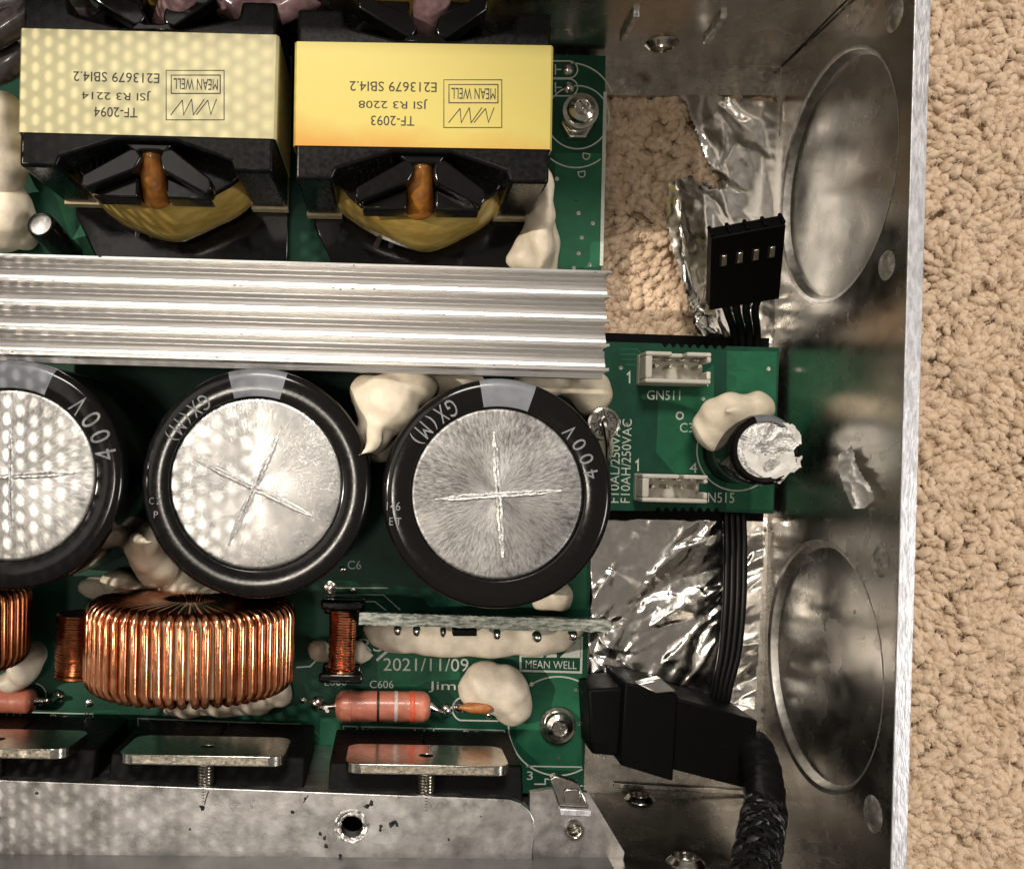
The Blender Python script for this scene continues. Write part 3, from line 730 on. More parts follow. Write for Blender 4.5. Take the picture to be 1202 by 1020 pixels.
    # bobbin foot, tape strips at the feet of the core, pins
    bm = NB(); prism(bm, [w2(*p) for p in ((-1.30, -2.15), (1.80, -2.15), (1.80, 1.62), (-1.70, 1.62), (-1.70, -1.35))], ZB+.02, ZB+.20)
    obj('bobbin_foot', bm, M['bobbin'], t, bevel=.03)
    for x0_, x1_ in ((-1.80, -1.24), (1.22, 1.80)):
        bm = NB(); prism(bm, [w2(*p) for p in ((x0_, -1.24), (x1_, -1.24), (x1_, 1.24), (x0_, 1.24))], ZB+.24, ZB+.45)
        obj('foot_tape', bm, M['core_c'], t)
    bm = NB()
    for u in (-.55, -.32, .1):
        tube(bm, smooth_path([q(u, -1.3, .95), q(u-.06, -1.55, .8), q(u-.2, -1.75, ZB)], 4), .05, 6)
    obj('lead_wire', bm, M['wire_d'], t)
    return t
def rm(o, vox, it=4, disp=0, scale=.4):
    m = o.modifiers.new('remesh', 'REMESH'); m.mode = 'VOXEL'; m.voxel_size = vox; m.use_smooth_shade = True
    s = o.modifiers.new('smooth', 'SMOOTH'); s.factor = .5; s.iterations = it
    if disp:
        tx = bpy.data.textures.new('clouds', 'CLOUDS'); tx.noise_scale = scale; tx.noise_depth = 1
        dm = o.modifiers.new('disp', 'DISPLACE'); dm.texture = tx; dm.strength = disp; dm.mid_level = .5; dm.texture_coords = 'GLOBAL'
        t2 = bpy.data.textures.new('swirl', 'WOOD'); t2.wood_type = 'BANDNOISE'; t2.noise_scale = .55; t2.turbulence = 2.4
        dm = o.modifiers.new('swirl', 'DISPLACE'); dm.texture = t2; dm.strength = disp*.32; dm.mid_level = .5; dm.texture_coords = 'GLOBAL'
        s = o.modifiers.new('smooth', 'SMOOTH'); s.factor = .5; s.iterations = 3
transformer(174, 99, -1.5, 'transformer with pale cream tape band printed TF-2094, on the left', M['tape_c'],
            [('E213679 SBI4.2', 136.5, 91, 101), ('JSI R3 2214', 136.5, 112, 81), ('TF-2094', 136, 132, 51)], (195, 263, 83, 141))
transformer(497, 113, -.9, 'transformer with bright yellow tape band printed TF-2093, beside the screw', M['tape_y'],
            [('E213679 SBI4.2', 461.5, 102, 102), ('JSI R3 2208', 461.5, 122, 81), ('TF-2093', 461, 142, 51)], (521, 589, 94, 150))

# ------------------------------------------------------------------ heatsink
hs = thing('heatsink', 'long silver finned aluminium heatsink bar crossing the board', 'heatsink', P(300, 365, ZB))
A0 = P(718, 318, 3.2); hd = (P(-160, 293, 3.2) - A0).normalized(); hl = (P(-160, 293, 3.2) - A0).length
hv = Vector((hd.y, -hd.x, 0));  hv = hv if hv.y < 0 else -hv
prof = [(0, 3.0), (0, 3.2)]
pit = .335
for k in range(5):
    o_ = k*pit
    if k < 4:
        prof += [(o_+.030, 3.2), (o_+.034, 2.95), (o_+.05, 2.86), (o_+.075, 2.86), (o_+.08, 2.97), (o_+.14, 2.985), (o_+.145, 2.975), (o_+.26, 3.035), (o_+.265, 3.05), (o_+pit-.03, 3.06), (o_+pit-.02, 2.98), (o_+pit-.004, 2.98), (o_+pit, 3.2)]
    else:
        prof += [(o_+.04, 3.2), (o_+.05, 2.9), (o_+.12, 2.88), (o_+.12, 2.72)]
prof += [(.95, 2.72), (.95, ZB+.02), (.65, ZB+.02), (.65, 2.72), (.0, 2.72)]
bm = NB()
E0 = [bm.verts.new(A0*1.0 - Vector((0, 0, A0.z)) + hv*v + ez*z + hd*(0 if z > 3.1 else .02)) for v, z in prof]
E1 = [bm.verts.new(p.co + hd*hl) for p in E0]
n = len(prof)
for i in range(n): bm.faces.new((E0[i], E0[(i+1) % n], E1[(i+1) % n], E1[i]))
tri = tessellate_polygon([[Vector((v, z, 0)) for v, z in prof]])
for tq in tri: bm.faces.new([E0[i] for i in tq]); bm.faces.new([E1[i] for i in reversed(tq)])
obj('finned_bar', bm, M['alu'], hs, smooth=25)

bm = NB(); rk = random.Random(21)
for _ in range(22):
    k = rk.randrange(5); c_ = A0 + hd*rk.uniform(.1, 9) + hv*(k*pit + rk.uniform(0, .03)) + ez*.003; r_ = rk.uniform(.004, .011)
    bm.faces.new([bm.verts.new(c_ + hd*(r_*rk.uniform(.8, 3)*math.cos(a)) + hv*(r_*math.sin(a))) for a in [0, 1.1, 2.2, 3.3, 4.3, 5.3]])
tag(obj('edge_nick', bm, M['dark'], hs, smooth=0), kind='stuff')

# ------------------------------------------------------------------ big capacitors
def ring_text(bm, s, c, r, a0, step, w, h):
    for i, ch in enumerate(s):
        if ch == ' ': continue
        a = R(a0 + step*i); rad = Vector((math.cos(a), math.sin(a), 0))
        add_text(bm, ch, c + rad*r, w*(.45 if ch in '()I1' else 1), h, Vector((-rad.y, rad.x, 0)), -rad)
def big_cap(cx, cy, label, patch, cross, texts, lid='lid', small=()):
    Z = 3.3; c = P(cx, cy, Z); r = LN(136, Z); rd = LN(102, Z)
    b = Vector((c.x, c.y, ZB)); t = thing('capacitor', label, 'capacitor', b, 'large black capacitors below the heatsink')
    bm = NB(); H = Z - ZB
    prof = [(0, 0), (r-.05, 0), (r-.02, .05), (r-.05, .22), (r-.05, .28), (r, .36), (r, H-.13), (r-.012, H-.07), (r-.04, H-.03), (r-.085, H-.008), (r-.14, H), (rd+.035, H-.002), (rd+.01, H-.012), (rd, H-.045), (rd, H-.09)]
    lathe(bm, b, prof, 96); obj('sleeve', bm, M['sleeve'], t, smooth=40)
    bm = NB(); c2 = b + Vector((0, 0, H-.05)); lathe(bm, c2, [(rd+.002, -.03), (rd*.985, 0.0), (rd*.95, .006), (rd*.6, .012), (0, .014)], 96)
    lid_o = obj('can_lid', bm, M[lid], t, smooth=60)
    # polarity stripe runs over the shoulder and down the side
    bm = NB(); a0, a1 = R(patch[0]), R(patch[1])
    pf = [(rr_+.004 if k < 3 else rr_, hh_+.004) for k, (rr_, hh_) in enumerate([(r+.001, .36), (r+.001, H-.13), (r-.010, H-.068), (r-.038, H-.027), (r-.085, H-.005), (r-.14, H+.001), (rd+.035, H-.000), (rd+.012, H-.008)])]
    lathe(bm, b, pf, 20, a0=a0, a1=a1)
    obj('polarity_stripe', bm, M['stripe'], t, smooth=40)
    bm = NB(); zz = c2.z + .012
    for (x0, y0, x1, y1) in cross:
        p0 = P(x0, y0, zz); p1 = P(x1, y1, zz); n = 40; sd = Vector((-(p1-p0).y, (p1-p0).x, 0)).normalized()
        for s in (-1, 1):
            pts = []
            for i in range(n+1):
                tq = i/n; env = min(1, tq*6, (1-tq)*6)
                pts.append(p0.lerp(p1, tq) + sd*(s*.022*env + random.uniform(-.008, .008)) + ez*random.uniform(-.006, .006))
            tube(bm, pts, [.024*(.5+.5*min(1, i/n*6, (1-i/n)*6))*random.uniform(.8, 1.25) for i in range(n+1)], 6)
    obj('vent_score', bm, M['score'], lid_o, smooth=60)
    bm = NB()
    for (s, rad, st, step, w, h_) in texts: ring_text(bm, s, Vector((c.x, c.y, b.z + H + .006)), LN(rad, Z), st, step, LN(w, Z), LN(h_, Z))
    for (s, x, y, w, h_) in small: ptext(bm, s, x, y, b.z + H + .006, w, h_, -2)
    obj('printed_text', bm, M['can_print'], t, smooth=0, recalc=False)['kind'] = 'stuff'
    return t
big_cap(584, 580, 'rightmost large capacitor, upright cross scored in its dim-toned grey lid', (70, 99), [(580, 507, 590, 654), (511, 586, 659, 576)],
        [('400V', 112, 12, 9.6, 11, 17), ('GX(M)', 114.5, 118, 7.0, 11, 21)], 'lid_dim', [('146', 462, 594, 16, 10), ('E T', 464, 612, 14, 9)])
big_cap(300, 568, 'middle large capacitor, tilted cross scored in its shiny lid', (74, 104), [(330, 503, 268, 640), (229, 539, 369, 607)],
        [('GX(M)', 113, 122, 7.2, 11, 19)], 'lid_lit', [('C Z', 182, 588, 14, 8), ('P', 183, 604, 5, 8)])
big_cap(10, 558, 'leftmost large capacitor with 400V on its rim, cut by the left edge', (66, 108), [(12, 498, 13, 632), (-60, 562, 88, 555)],
        [('400V', 117, 12, 11, 13, 25)])

# small capacitors
def small_cap(cx, cy, z, r_px, label, torn=False, base=None):
    c = P(cx, cy, z); r = LN(r_px, z)
    b = Vector((c.x, c.y, ZB)) if base is None else P(*base, ZB)
    t = thing('small_capacitor', label, 'capacitor', b)
    ax = (c - b).normalized(); H = (c - b).length
    bm = NB(); lathe(bm, b, [(0, 0), (r*.95, 0), (r, .04), (r*.93, .14), (r, .22), (r, H-.10), (r*.96, H-.03), (r*.90, H), (r*.80, H), (r*.78, H-.04)], 48, axis=ax)
    obj('sleeve', bm, M['sleeve'], t, smooth=40)
    bm = NB(); lathe(bm, b, [(r*.80, H-.03), (r*.6, H-.01), (0, H-.008)], 48, axis=ax)
    obj('can_lid', bm, M['score'] if torn else M['lid'], t, smooth=60)
    return t, b, ax, H, r
t, b, ax, H, r = small_cap(899, 528, 1.8, 42, 'small black capacitor with a torn crumpled lid on the board tongue', True)
bm = NB(); lathe(bm, b, [(r*1.004, .22), (r*1.004, H-.10), (r*.97, H-.026), (r*.905, H+.004), (r*.80, H+.004)], 14, a0=R(52), a1=R(108))
obj('polarity_stripe', bm, M['stripe'], t, smooth=40)
for poly, sd, zz in (([(902, 498), (927, 504), (938, 522), (930, 530), (906, 540), (886, 520)], 3, 1.83), ([(871, 528), (890, 536), (932, 530), (936, 548), (920, 562), (895, 560), (878, 548)], 5, 1.83),
                     ([(918, 496), (930, 497), (940, 510), (941, 520), (934, 524), (932, 510)], 7, 1.80), ([(930, 538), (941, 535), (940, 548), (930, 556), (926, 550)], 9, 1.78), ([(880, 548), (890, 556), (912, 562), (924, 560), (916, 567), (896, 566), (884, 558)], 11, 1.76)):
    foil('torn_flap', poly, lambda x, y, s=sd, z0=zz: z0 + (.04 if s < 6 else .10)*ridge(x, y, .045, s, 1)-.04, 1.4, M['scrap'] if sd > 4 else M['score'], t)
bm = NB(); ptext(bm, 'II', 873, 514, 1.81, 5, 8, 75); obj('printed_text', bm, M['can_print'], t, smooth=0, recalc=False)['kind'] = 'stuff'
small_cap(47, 263, 1.5, 17, 'tiny black capacitor with plain lid below the cream taped transformer', base=(82, 300))

# ------------------------------------------------------------------ glue
def glue(label, lobes, m='glue', vox=.04, disp=.06, cat='glue', spikes=(), group='dabs of cream glue on the board'):
    bm = NB()
    for (px, py, z, rx, ry, rz) in lobes:
        c = P(px, py, z)
        bmesh.ops.create_icosphere(bm, subdivisions=3, radius=1, matrix=Matrix.Translation(c) @ Matrix.Diagonal((LN(rx, z), LN(ry, z), rz, 1)))
    for pts, r0 in spikes:
        pp = smooth_path([P(*p) for p in pts], 5); tube(bm, pp, [max(.012, r0*(1-i/(len(pp)-1))) for i in range(len(pp))], 8)
    o = obj('glue_dab', bm, M[m], smooth=180); rm(o, vox, 14, disp*1.4, .45)
    return tag(o, label, cat, group)
glue('cream glue dab with a hanging spike between the middle and right capacitors', [(452, 476, 2.75, 38, 36, .40), (440, 503, 2.7, 22, 30, .34), (474, 456, 2.5, 40, 24, .4), (432, 462, 2.5, 22, 24, .4), (520, 448, 1.9, 50, 20, .4), (446, 520, 1.8, 24, 24, .6), (455, 470, 1.3, 40, 36, .9)],
     spikes=[([(440, 500, 2.95), (438, 520, 3.2), (428, 531, 3.38), (411, 539, 3.42)], .15)])
glue('cream glue dab below the right end of the heatsink', [(694, 462, .9, 26, 26, .3), (678, 452, .9, 24, 18, .4), (706, 520, .65, 14, 22, .2), (640, 448, .9, 40, 18, .35)])
glue('cream glue lump under the lower edge of the rightmost capacitor', [(655, 698, .75, 18, 20, .3), (642, 708, .7, 18, 12, .2)])
glue('thick cream glue dab leaning on the small torn capacitor', [(860, 487, 1.15, 38, 26, .42), (838, 500, .95, 24, 30, .40), (880, 480, 1.1, 28, 20, .4), (852, 505, .8, 32, 26, .35)], spikes=[([(851, 483, 1.6), (866, 481, 1.62), (880, 484, 1.55)], .05)], disp=.07)
glue('long cream glue bead along the foot of the upright board', [(470, 745, .8, 40, 22, .3), (520, 748, .8, 50, 24, .3), (575, 750, .8, 60, 22, .3), (630, 748, .8, 46, 22, .3), (662, 742, .75, 26, 12, .2), (450, 738, .75, 24, 12, .25)], 'glue_g')
glue('round grey cream glue dab half covering the orange ceramic part', [(572, 805, .80, 34, 30, .36), (590, 810, .80, 30, 32, .36), (601, 825, .72, 24, 28, .32), (562, 812, .7, 24, 22, .25)], 'glue_g')
glue('cream glue at the left edge beside the cream taped transformer', [(8, 135, 1.4, 20, 26, .4), (6, 160, 1.3, 24, 34, .4), (6, 195, 1.2, 26, 36, .4), (14, 178, 1.0, 24, 36, .4)], 'glue_g')
glue('cream glue mound beside the tiny capacitor at the left edge', [(12, 250, .9, 28, 36, .5), (4, 270, .8, 30, 26, .5), (28, 278, .7, 18, 16, .3)])
glue('cream glue between the left and middle capacitors', [(172, 645, 1.4, 24, 32, .5), (185, 668, 1.2, 26, 22, .4), (160, 625, 1.3, 18, 30, .4), (140, 684, .9, 22, 16, .3), (162, 694, .8, 22, 14, .25)],
     spikes=[([(160, 630, 1.7), (164, 634, 3.0), (174, 636, 3.36), (198, 632, 3.42)], .10)])
glue('cream glue behind the big copper toroid', [(222, 690, .9, 34, 16, .5), (250, 696, 1.0, 24, 14, .5), (205, 682, .9, 24, 16, .4)])
glue('cream glue smeared under the front of the big copper toroid', [(240, 832, .62, 50, 11, .14), (290, 826, .62, 40, 12, .18), (325, 812, .62, 18, 20, .2), (215, 834, .6, 24, 8, .1)], 'glue_g', disp=.09)
glue('cream glue beside the toroid at the left edge', [(28, 782, .9, 18, 24, .4), (12, 800, .8, 20, 12, .3), (40, 768, .8, 14, 16, .3)], 'glue_g')
glue('cream glue skirt hanging from the right leg of the yellow taped transformer', [(634, 268, 1.0, 15, 52, .35), (641, 238, 1.2, 10, 40, .3), (628, 292, .8, 24, 30, .3), (618, 304, .7, 26, 16, .3), (642, 290, .6, 16, 46, .15), (636, 250, .9, 14, 60, .25)])
glue('small pinkish glue bits either side of the little choke', [(374, 762, .75, 12, 13, .25), (422, 764, .7, 9, 16, .2), (400, 768, .6, 40, 10, .15)], 'glue_g')
glue('dull cream glue behind the left capacitor', [(118, 690, .7, 30, 14, .2), (150, 610, .8, 20, 40, .3)], 'glue_g')

# ------------------------------------------------------------------ fuse
c = P(709, 497, 1.5); t = thing('cartridge_fuse', 'upright fuse with stamped metal cap beside the rightmost capacitor', 'fuse', (c.x, c.y, ZB))
bm = NB(); r = LN(20, 1.5); lathe(bm, (c.x, c.y, ZB), [(r*.9, .05), (r*.9, .72)], 32); obj('fuse_body', bm, M['white_pl'], t)
bm = NB(); lathe(bm, (c.x, c.y, ZB), [(r, .55), (r, .98), (r*.94, 1.04), (r*.80, 1.05), (r*.76, 1.03), (r*.3, 1.03), (r*.25, 1.06), (0, 1.07)], 40); ec = obj('end_cap', bm, M['steel'], t, smooth=30)
bm = NB(); ring_text(bm, '250V F10AH', Vector((c.x, c.y, ZB+1.036)), r*.58, 30, 32, r*.26, r*.30); obj('stamped_text', bm, M['dark'], ec, smooth=0, recalc=False)['kind'] = 'stuff'
bm = NB(); tube(bm, smooth_path([P(709, 492, 1.5), P(710, 495, 1.62), P(712, 505, 1.62), P(714, 520, 1.45), P(714, 535, 1.0), P(712, 540, ZB)], 5), .05, 8); obj('lead', bm, M['solder'], t)

# ------------------------------------------------------------------ white pin headers
def header(x0, x1, y0, y1, label):
    z1 = 1.05; t = thing('pin_header', label, 'connector', P((x0+x1)/2, (y0+y1)/2, ZB), 'white pin headers on the board tongue')
    a = P(x0, y1, z1); b_ = P(x1, y0, z1); tq = .07
    rot = Matrix.Rotation(R(-1.5), 4, 'Z'); cc = (a+b_)/2; cc.z = 0
    w, h = (b_.x-a.x)/2, (b_.y-a.y)/2
    bm = NB()
    box(bm, -w, w, -h, h, ZB, ZB+.18)
    zb = ZB+.18
    box(bm, -w, w, -h, -h+tq, zb, z1)                                  # front wall
    box(bm, -w, -w+tq+.04, -h+tq, h-tq, zb, z1)
    box(bm, w-tq, w, -h+tq, -.05, zb, z1); box(bm, w-tq, w, .09, h-tq, zb, z1)    # right wall with its notch
    box(bm, -w, -w*.20, h-tq, h, zb, z1); box(bm, w*.25, w, h-tq, h, zb, z1); box(bm, -w*.20, w*.25, h-tq, h, zb, z1-.22)
    bmesh.ops.transform(bm, matrix=Matrix.Translation(cc) @ rot, verts=bm.verts)
    obj('housing', bm, M['white_pl'], t, bevel=.022)
    for k in range(4):
        bm = NB(); x = -w*.66 + k*w*.44
        obox(bm, Vector((x, .02, ZB+.38)), Vector((.028, 0, 0)), Vector((0, .028, 0)), Vector((0, 0, .22)))
        obox(bm, Vector((x, .14, ZB+.30)), Vector((.05, 0, 0)), Vector((0, .012, 0)), Vector((0, 0, .12)))
        bmesh.ops.transform(bm, matrix=Matrix.Translation(cc) @ rot, verts=bm.verts)
        obj('pin', bm, M['steel_edge'], t)
    return t
header(758, 835, 413, 450, 'upper white pin header, right beside the printed GN511')
header(754, 831, 557, 590, 'lower white pin header, left of the printed N515')

# ------------------------------------------------------------------ black plug with four contacts, and the wires
def bundle(paths, rad, t):
    for pts in paths:
        bm = NB(); tube(bm, smooth_path(pts, 8), rad, 10); obj('wire', bm, M['wire_k'], t, smooth=60)
pt = P(876, 266, 2.0); pb = P(871, 352, 1.05); axp = (pt-pb).normalized(); wx = Vector((1, .015, 0)); wx = (wx - axp*wx.dot(axp)).normalized(); tn = wx.cross(axp).normalized()
plug = thing('wire_plug', 'black four way plug standing on its wires before the torn foil', 'plug', P(872, 385, .3))
ln = (pt-pb).length; cc = (pt+pb)/2; hwid = LN(41, 1.6)
bm = NB(); obox(bm, cc, wx*hwid, axp*ln/2, tn*.14)
for k in range(-2, 3):
    obox(bm, pt + wx*(k*hwid*.48) - tn*.02 + axp*.015, wx*.03, axp*.03, tn*.12)
obj('housing', bm, M['plastic'], plug, bevel=.02)
sgn = 1 if tn.z > 0 else -1
for k in range(4):
    pc = cc + axp*ln*.18 + wx*(hwid*(-.66+.44*k)) + tn*sgn*.14
    bm = NB(); obox(bm, pc, wx*.055, axp*.11, tn*.006); wn = obj('window', bm, M['dark'], plug)
    bm = NB(); obox(bm, pc + tn*sgn*.01 + wx*.01, wx*.038, axp*.092, tn*.012); obj('contact', bm, M['brass'], wn, bevel=.008)
bundle([[pb + axp*.05 + wx*(hwid*(-.55+.36*k)), pb - axp*.25 + wx*(hwid*(-.38+.26*k)), P(862+9*k, 398, .32), P(861+8*k, 470, .12)] for k in range(4)], .062, plug)
wb = thing('wire_bundle', 'four black wires running down over the crumpled foil', 'wires', P(860, 700, .1))
bundle([[P(852+6.8*k, 560, .12), P(852+6.8*k, 604, .26), P(853+6.8*k, 650, .42), P(852+6.8*k, 705, .50), P(847+6.6*k, 765, .50), P(839+5.8*k, 808, .46), P(832+5.6*k, 850, .40)] for k in range(4)], .055, wb)

# ------------------------------------------------------------------ black in-line connector with braided cable
ic = thing('cable_connector', 'black in-line connector lying by the board corner with a braided cable', 'cable connector', P(790, 870, .1))
bm = NB(); pprism(bm, [(690, 809), (740, 806), (738, 889), (694, 885)], .15, 1.25); obj('socket_housing', bm, M['plastic'], ic, bevel=.05, seg=3)
bm = NB(); pprism(bm, [(734, 801), (796, 815), (790, 917), (728, 898)], .12, 1.5); obj('plug_housing', bm, M['plastic'], ic, bevel=.03)
bm = NB(); pprism(bm, [(795, 819), (890, 846), (878, 926), (789, 903)], .12, 1.42); obj('back_shell', bm, M['plastic'], ic, bevel=.03)
path = smooth_path([P(872, 868, 1.1), P(886, 880, 1.35), P(896, 915, 1.8), P(897, 950, 2.4), P(892, 985, 3.0), P(884, 1030, 3.7), P(876, 1090, 4.4)], 10)
cut = 34
bm = NB(); tube(bm, path[:cut], [.24 + .05*min(1, i/12) + .008*math.sin(i*1.9) + .006*math.sin(i*.83) for i in range(cut)], 24); obj('heat_shrink', bm, M['shrink'], ic, smooth=60)
bm = NB(); tube(bm, path[cut-3:], .262, 20); obj('cable_core', bm, M['dark'], ic, smooth=60)
bm = NB(); bp = path[cut-4:]; fine = smooth_path(bp, 4)
prev = None; frames = []
for i, p in enumerate(fine):
    tt = (fine[min(i+1, len(fine)-1)] - fine[max(i-1, 0)]).normalized()
    u = tt.orthogonal().normalized() if prev is None else (prev - tt*prev.dot(tt)).normalized()
    prev = u; frames.append((p, u, tt.cross(u)))
for dr in (-1, 1):
    for s in range(9):
        for off in (-.17, -.06, .06, .17):
            pts = []
            for i, (p, u, w) in enumerate(frames):
                ph = dr*i*.075
                a = 2*math.pi*s/9 + off + ph
                rr = .285 + .022*math.sin(9*ph + (0 if dr > 0 else math.pi) + s*math.pi)
                pts.append(p + (u*math.cos(a) + w*math.sin(a))*rr)
            tube(bm, pts, .020, 5, caps=False)
obj('braided_sleeve', bm, M['braid'], ic, smooth=60)
bm = NB(); pprism(bm, [(748, 803), (776, 796), (795, 812), (770, 814)], 1.3, 1.52)
tag(obj('foil_scrap', bm, M['foil'], bevel=.02), 'bright folded foil corner on top of the black in-line connector', 'foil')

# ------------------------------------------------------------------ toroids and chokes
def toroid(c, Ro, Ri, th, n, wr, label, m, core_m, cat='inductor', az=ROT, skew=.0, group=None, skip=()):
    """ring standing upright, axis along the board's short way"""
    X = Vector((math.cos(az), math.sin(az), 0)); Y = Vector((-math.sin(az), math.cos(az), 0)); c = Vector(c)
    t = thing('toroid_inductor', label, cat, (c.x, c.y, ZB), group)
    bm = NB()
    lathe(bm, c, [(Ri, -th/2), (Ro, -th/2), (Ro, th/2), (Ri, th/2), (Ri, -th/2)], 64, axis=Y)
    obj('core', bm, core_m, t, bevel=.05)
    bm = NB(); a, b = Ro + wr, Ri - wr; hh = th/2 + wr; k = .16
    sec = []                                       # section (radius, along) of one turn, rounded
    def corner(r, s, a0):
        for q in range(5):
            an = R(a0 + 22.5*q); sec.append((r + k*math.cos(an), s + k*math.sin(an)))
    corner(a-k, hh-k, 0); sec.append(((a+b)/2, hh)); corner(b+k, hh-k, 90); corner(b+k, -hh+k, 180); sec.append(((a+b)/2, -hh)); corner(a-k, -hh+k, 270); sec.append((a, 0))
    pts = []
    for i in range(n):
        jit = random.uniform(-.2, .2)
        for j, (r, s) in enumerate(sec):
            f = j/len(sec)
            thv = 2*math.pi*(i + f*1.0 + jit*math.sin(math.pi*f) + skew*s)/n - math.pi/2
            pts.append(c + (X*math.cos(thv) + ez*math.sin(thv))*r + Y*s)
    tube(bm, pts, wr, 7)
    obj('winding', bm, m, t, smooth=70)
    return t
cz = 1.98; cx_, cy_ = P(224, 775, 3.1).x, P(224, 775, 3.3).y
cx_ = P(224, 775, 2.0).x
toroid((cx_, cy_, cz), 1.42, .42, 1.08, 56, .066, 'big toroid inductor wound in bright copper wire below the middle capacitor', M['copper'], M['core_c'])
c = P(-92, 748, 2.0); c.y = P(0, 748, 3.2).y
toroid((c.x, c.y, cz), 1.42, .62, 1.0, 56, .066, 'copper toroid inductor at the left edge, mostly out of view', M['copper_d'], M['core_c'])
# small wire wound coils, wires running round the short axis
def coil(px, py, z, wpx, hpx, turns, wr, label, m, flange, zc=None, rx=1.0):
    c = P(px, py, z); r = LN(wpx, z)/2; L_ = LN(hpx, z)
    t = thing('small_choke', label, 'inductor', (c.x, c.y, ZB))
    cc = Vector((c.x, c.y, z - r)) if zc is None else Vector((c.x, c.y, zc))
    bm = NB(); pts = []
    for i in range(turns*14+1):
        a = 2*math.pi*i/14; y = -L_/2 + L_*i/(turns*14) + random.uniform(-.2, .2)*wr
        bul = 1 + random.uniform(-.03, .03)
        pts.append(cc + ey*y + (ex*math.cos(a)*rx + ez*math.sin(a))*r*bul)
    tube(bm, pts, wr, 5); obj('winding', bm, m, t, smooth=70)
    bm = NB(); lathe(bm, cc, [(0, -L_/2), (r*.93, -L_/2), (r*.93, L_/2), (0, L_/2)], 28, axis=ey); obj('core', bm, M['dark'], t)
    if flange:
        for s in (-1, 1):
            bm = NB(); obox(bm, cc + ey*s*(L_/2+.08) - ez*.05, ex*(r*1.75), ey*.08, ez*(r*1.15)); obox(bm, cc + ey*s*(L_/2+.03) - ez*(r*.9), ex*(r*1.55), ey*.14, ez*(r*.6))
            obj('flange', bm, M['bobbin'], t, bevel=.05, seg=3)
    return t
coil(401, 754, 1.5, 30, 74, 24, .022, 'little copper choke with black end flanges left of the upright board', M['copper'], True, rx=1.0)
c = coil(82, 761, 1.9, 44, 76, 25, .026, 'small dark copper coil at the left side of the big toroid', M['copper_d'], False)

# ------------------------------------------------------------------ upright board seen on its edge
ub = thing('upright_board', 'grey bare edge of an upright circuit board below the rightmost capacitor', 'circuit board', P(570, 728, ZB))
bm = NB(); pprism(bm, [(422, 719), (718, 728), (717, 742), (421, 733)], ZB+.02, 2.17)
for v in bm.verts:
    if v.co.z < 1: v.co += Vector((0, -.22, 0))
obj('board', bm, M['pcb'], ub, smooth=0)
bm = NB(); pprism(bm, [(422, 719), (718, 728), (717, 742), (421, 733)], 2.17, 2.2)
bmesh.ops.subdivide_edges(bm, edges=[e for e in bm.edges if e.calc_length() > 2], cuts=90, use_grid_fill=True)
for v in bm.verts: v.co += Vector((0, random.uniform(-.009, .009), random.uniform(-.008, .004) if v.co.z > 2.18 else 0))
obj('sawn_edge', bm, M['edge'], ub, smooth=0)
for (x, y, w) in ((467, 739, 5), (489, 740, 5), (545, 741, 14), (583, 744, 5), (630, 747, 6), (672, 745, 6), (520, 741, 4)):
    bm = NB(); p = P(x, y, 1.9)
    if w > 10: obox(bm, p, Vector((LN(14, 1.9), 0, 0)), Vector((0, .05, 0)), Vector((0, 0, .12)))
    else: bmesh.ops.create_icosphere(bm, subdivisions=2, radius=1, matrix=Matrix.Translation(p) @ Matrix.Diagonal((LN(w, 1.9), .09, .14, 1)))
    obj('solder_pad' if w < 10 else 'chip', bm, M['solder'] if w < 10 else M['plastic'], ub, bevel=.01 if w > 10 else 0)

# ------------------------------------------------------------------ resistors and the ceramic part
def resistor(x0, x1, py, z, r_px, label, bands, lead_l, lead_r):
    a, b = P(x0, py, z), P(x1, py+1.5, z); d = (b-a).normalized(); L_ = (b-a).length; r = LN(r_px, z)
    t = thing('resistor', label, 'resistor', (a.x/2+b.x/2, a.y/2+b.y/2, ZB), 'salmon pink resistors above the transistor clips')
    def rad(s):
        e = min(s, L_-s)
        return r*(.55+.45*min(1, (e/.10))**.5)*(1 + .035*math.exp(-((e-.22)/.14)**2) - .02*math.exp(-((e-.36)/.05)**2))
    n = 60
    bm = NB(); lathe(bm, a, [(0, 0)] + [(rad(L_*i/n), L_*i/n) for i in range(n+1)] + [(0, L_)], 32, axis=d)
    obj('body', bm, M['res'], t, smooth=60)
    for (x, w, m) in bands:
        s = (x-x0)/(x1-x0)*L_; w = LN(w, z)
        bm = NB(); lathe(bm, a, [(rad(s-w/2)+.001, s-w/2), (rad(s-w/2)+.006, s-w/2+.005), (rad(s+w/2)+.006, s+w/2-.005), (rad(s+w/2)+.001, s+w/2)], 32, axis=d)
        obj('colour_band', bm, M[m], t, smooth=60)
    for p0, tgt in ((a, lead_l), (b, lead_r)):
        if not tgt: continue
        e = P(*tgt, ZB); bm = NB(); dd = Vector((e.x-p0.x, e.y-p0.y, 0)).normalized()
        lathe(bm, p0 - dd*.03, [(r*.45, 0), (r*.28, .10), (.045, .16)], 14, axis=dd)
        tube(bm, smooth_path([p0, p0 + dd*.12, Vector((e.x, e.y, z-.04)) - dd*.05, Vector((e.x, e.y, ZB))], 6), .04, 8); obj('lead', bm, M['solder'], t)
resistor(394, 505, 828, .75, 17.5, 'salmon pink resistor with black, white and red bands', [(444, 3, 'band_k'), (465, 4, 'band_w'), (484, 6, 'band_r'), (412, 3, 'res')], (373, 826), (523, 833))
resistor(-70, 42, 821, .75, 14, 'dull pink resistor cut off by the left edge', [(-20, 4, 'band_k')], None, (69, 817))
bm = NB(); c = P(560, 829, .85)
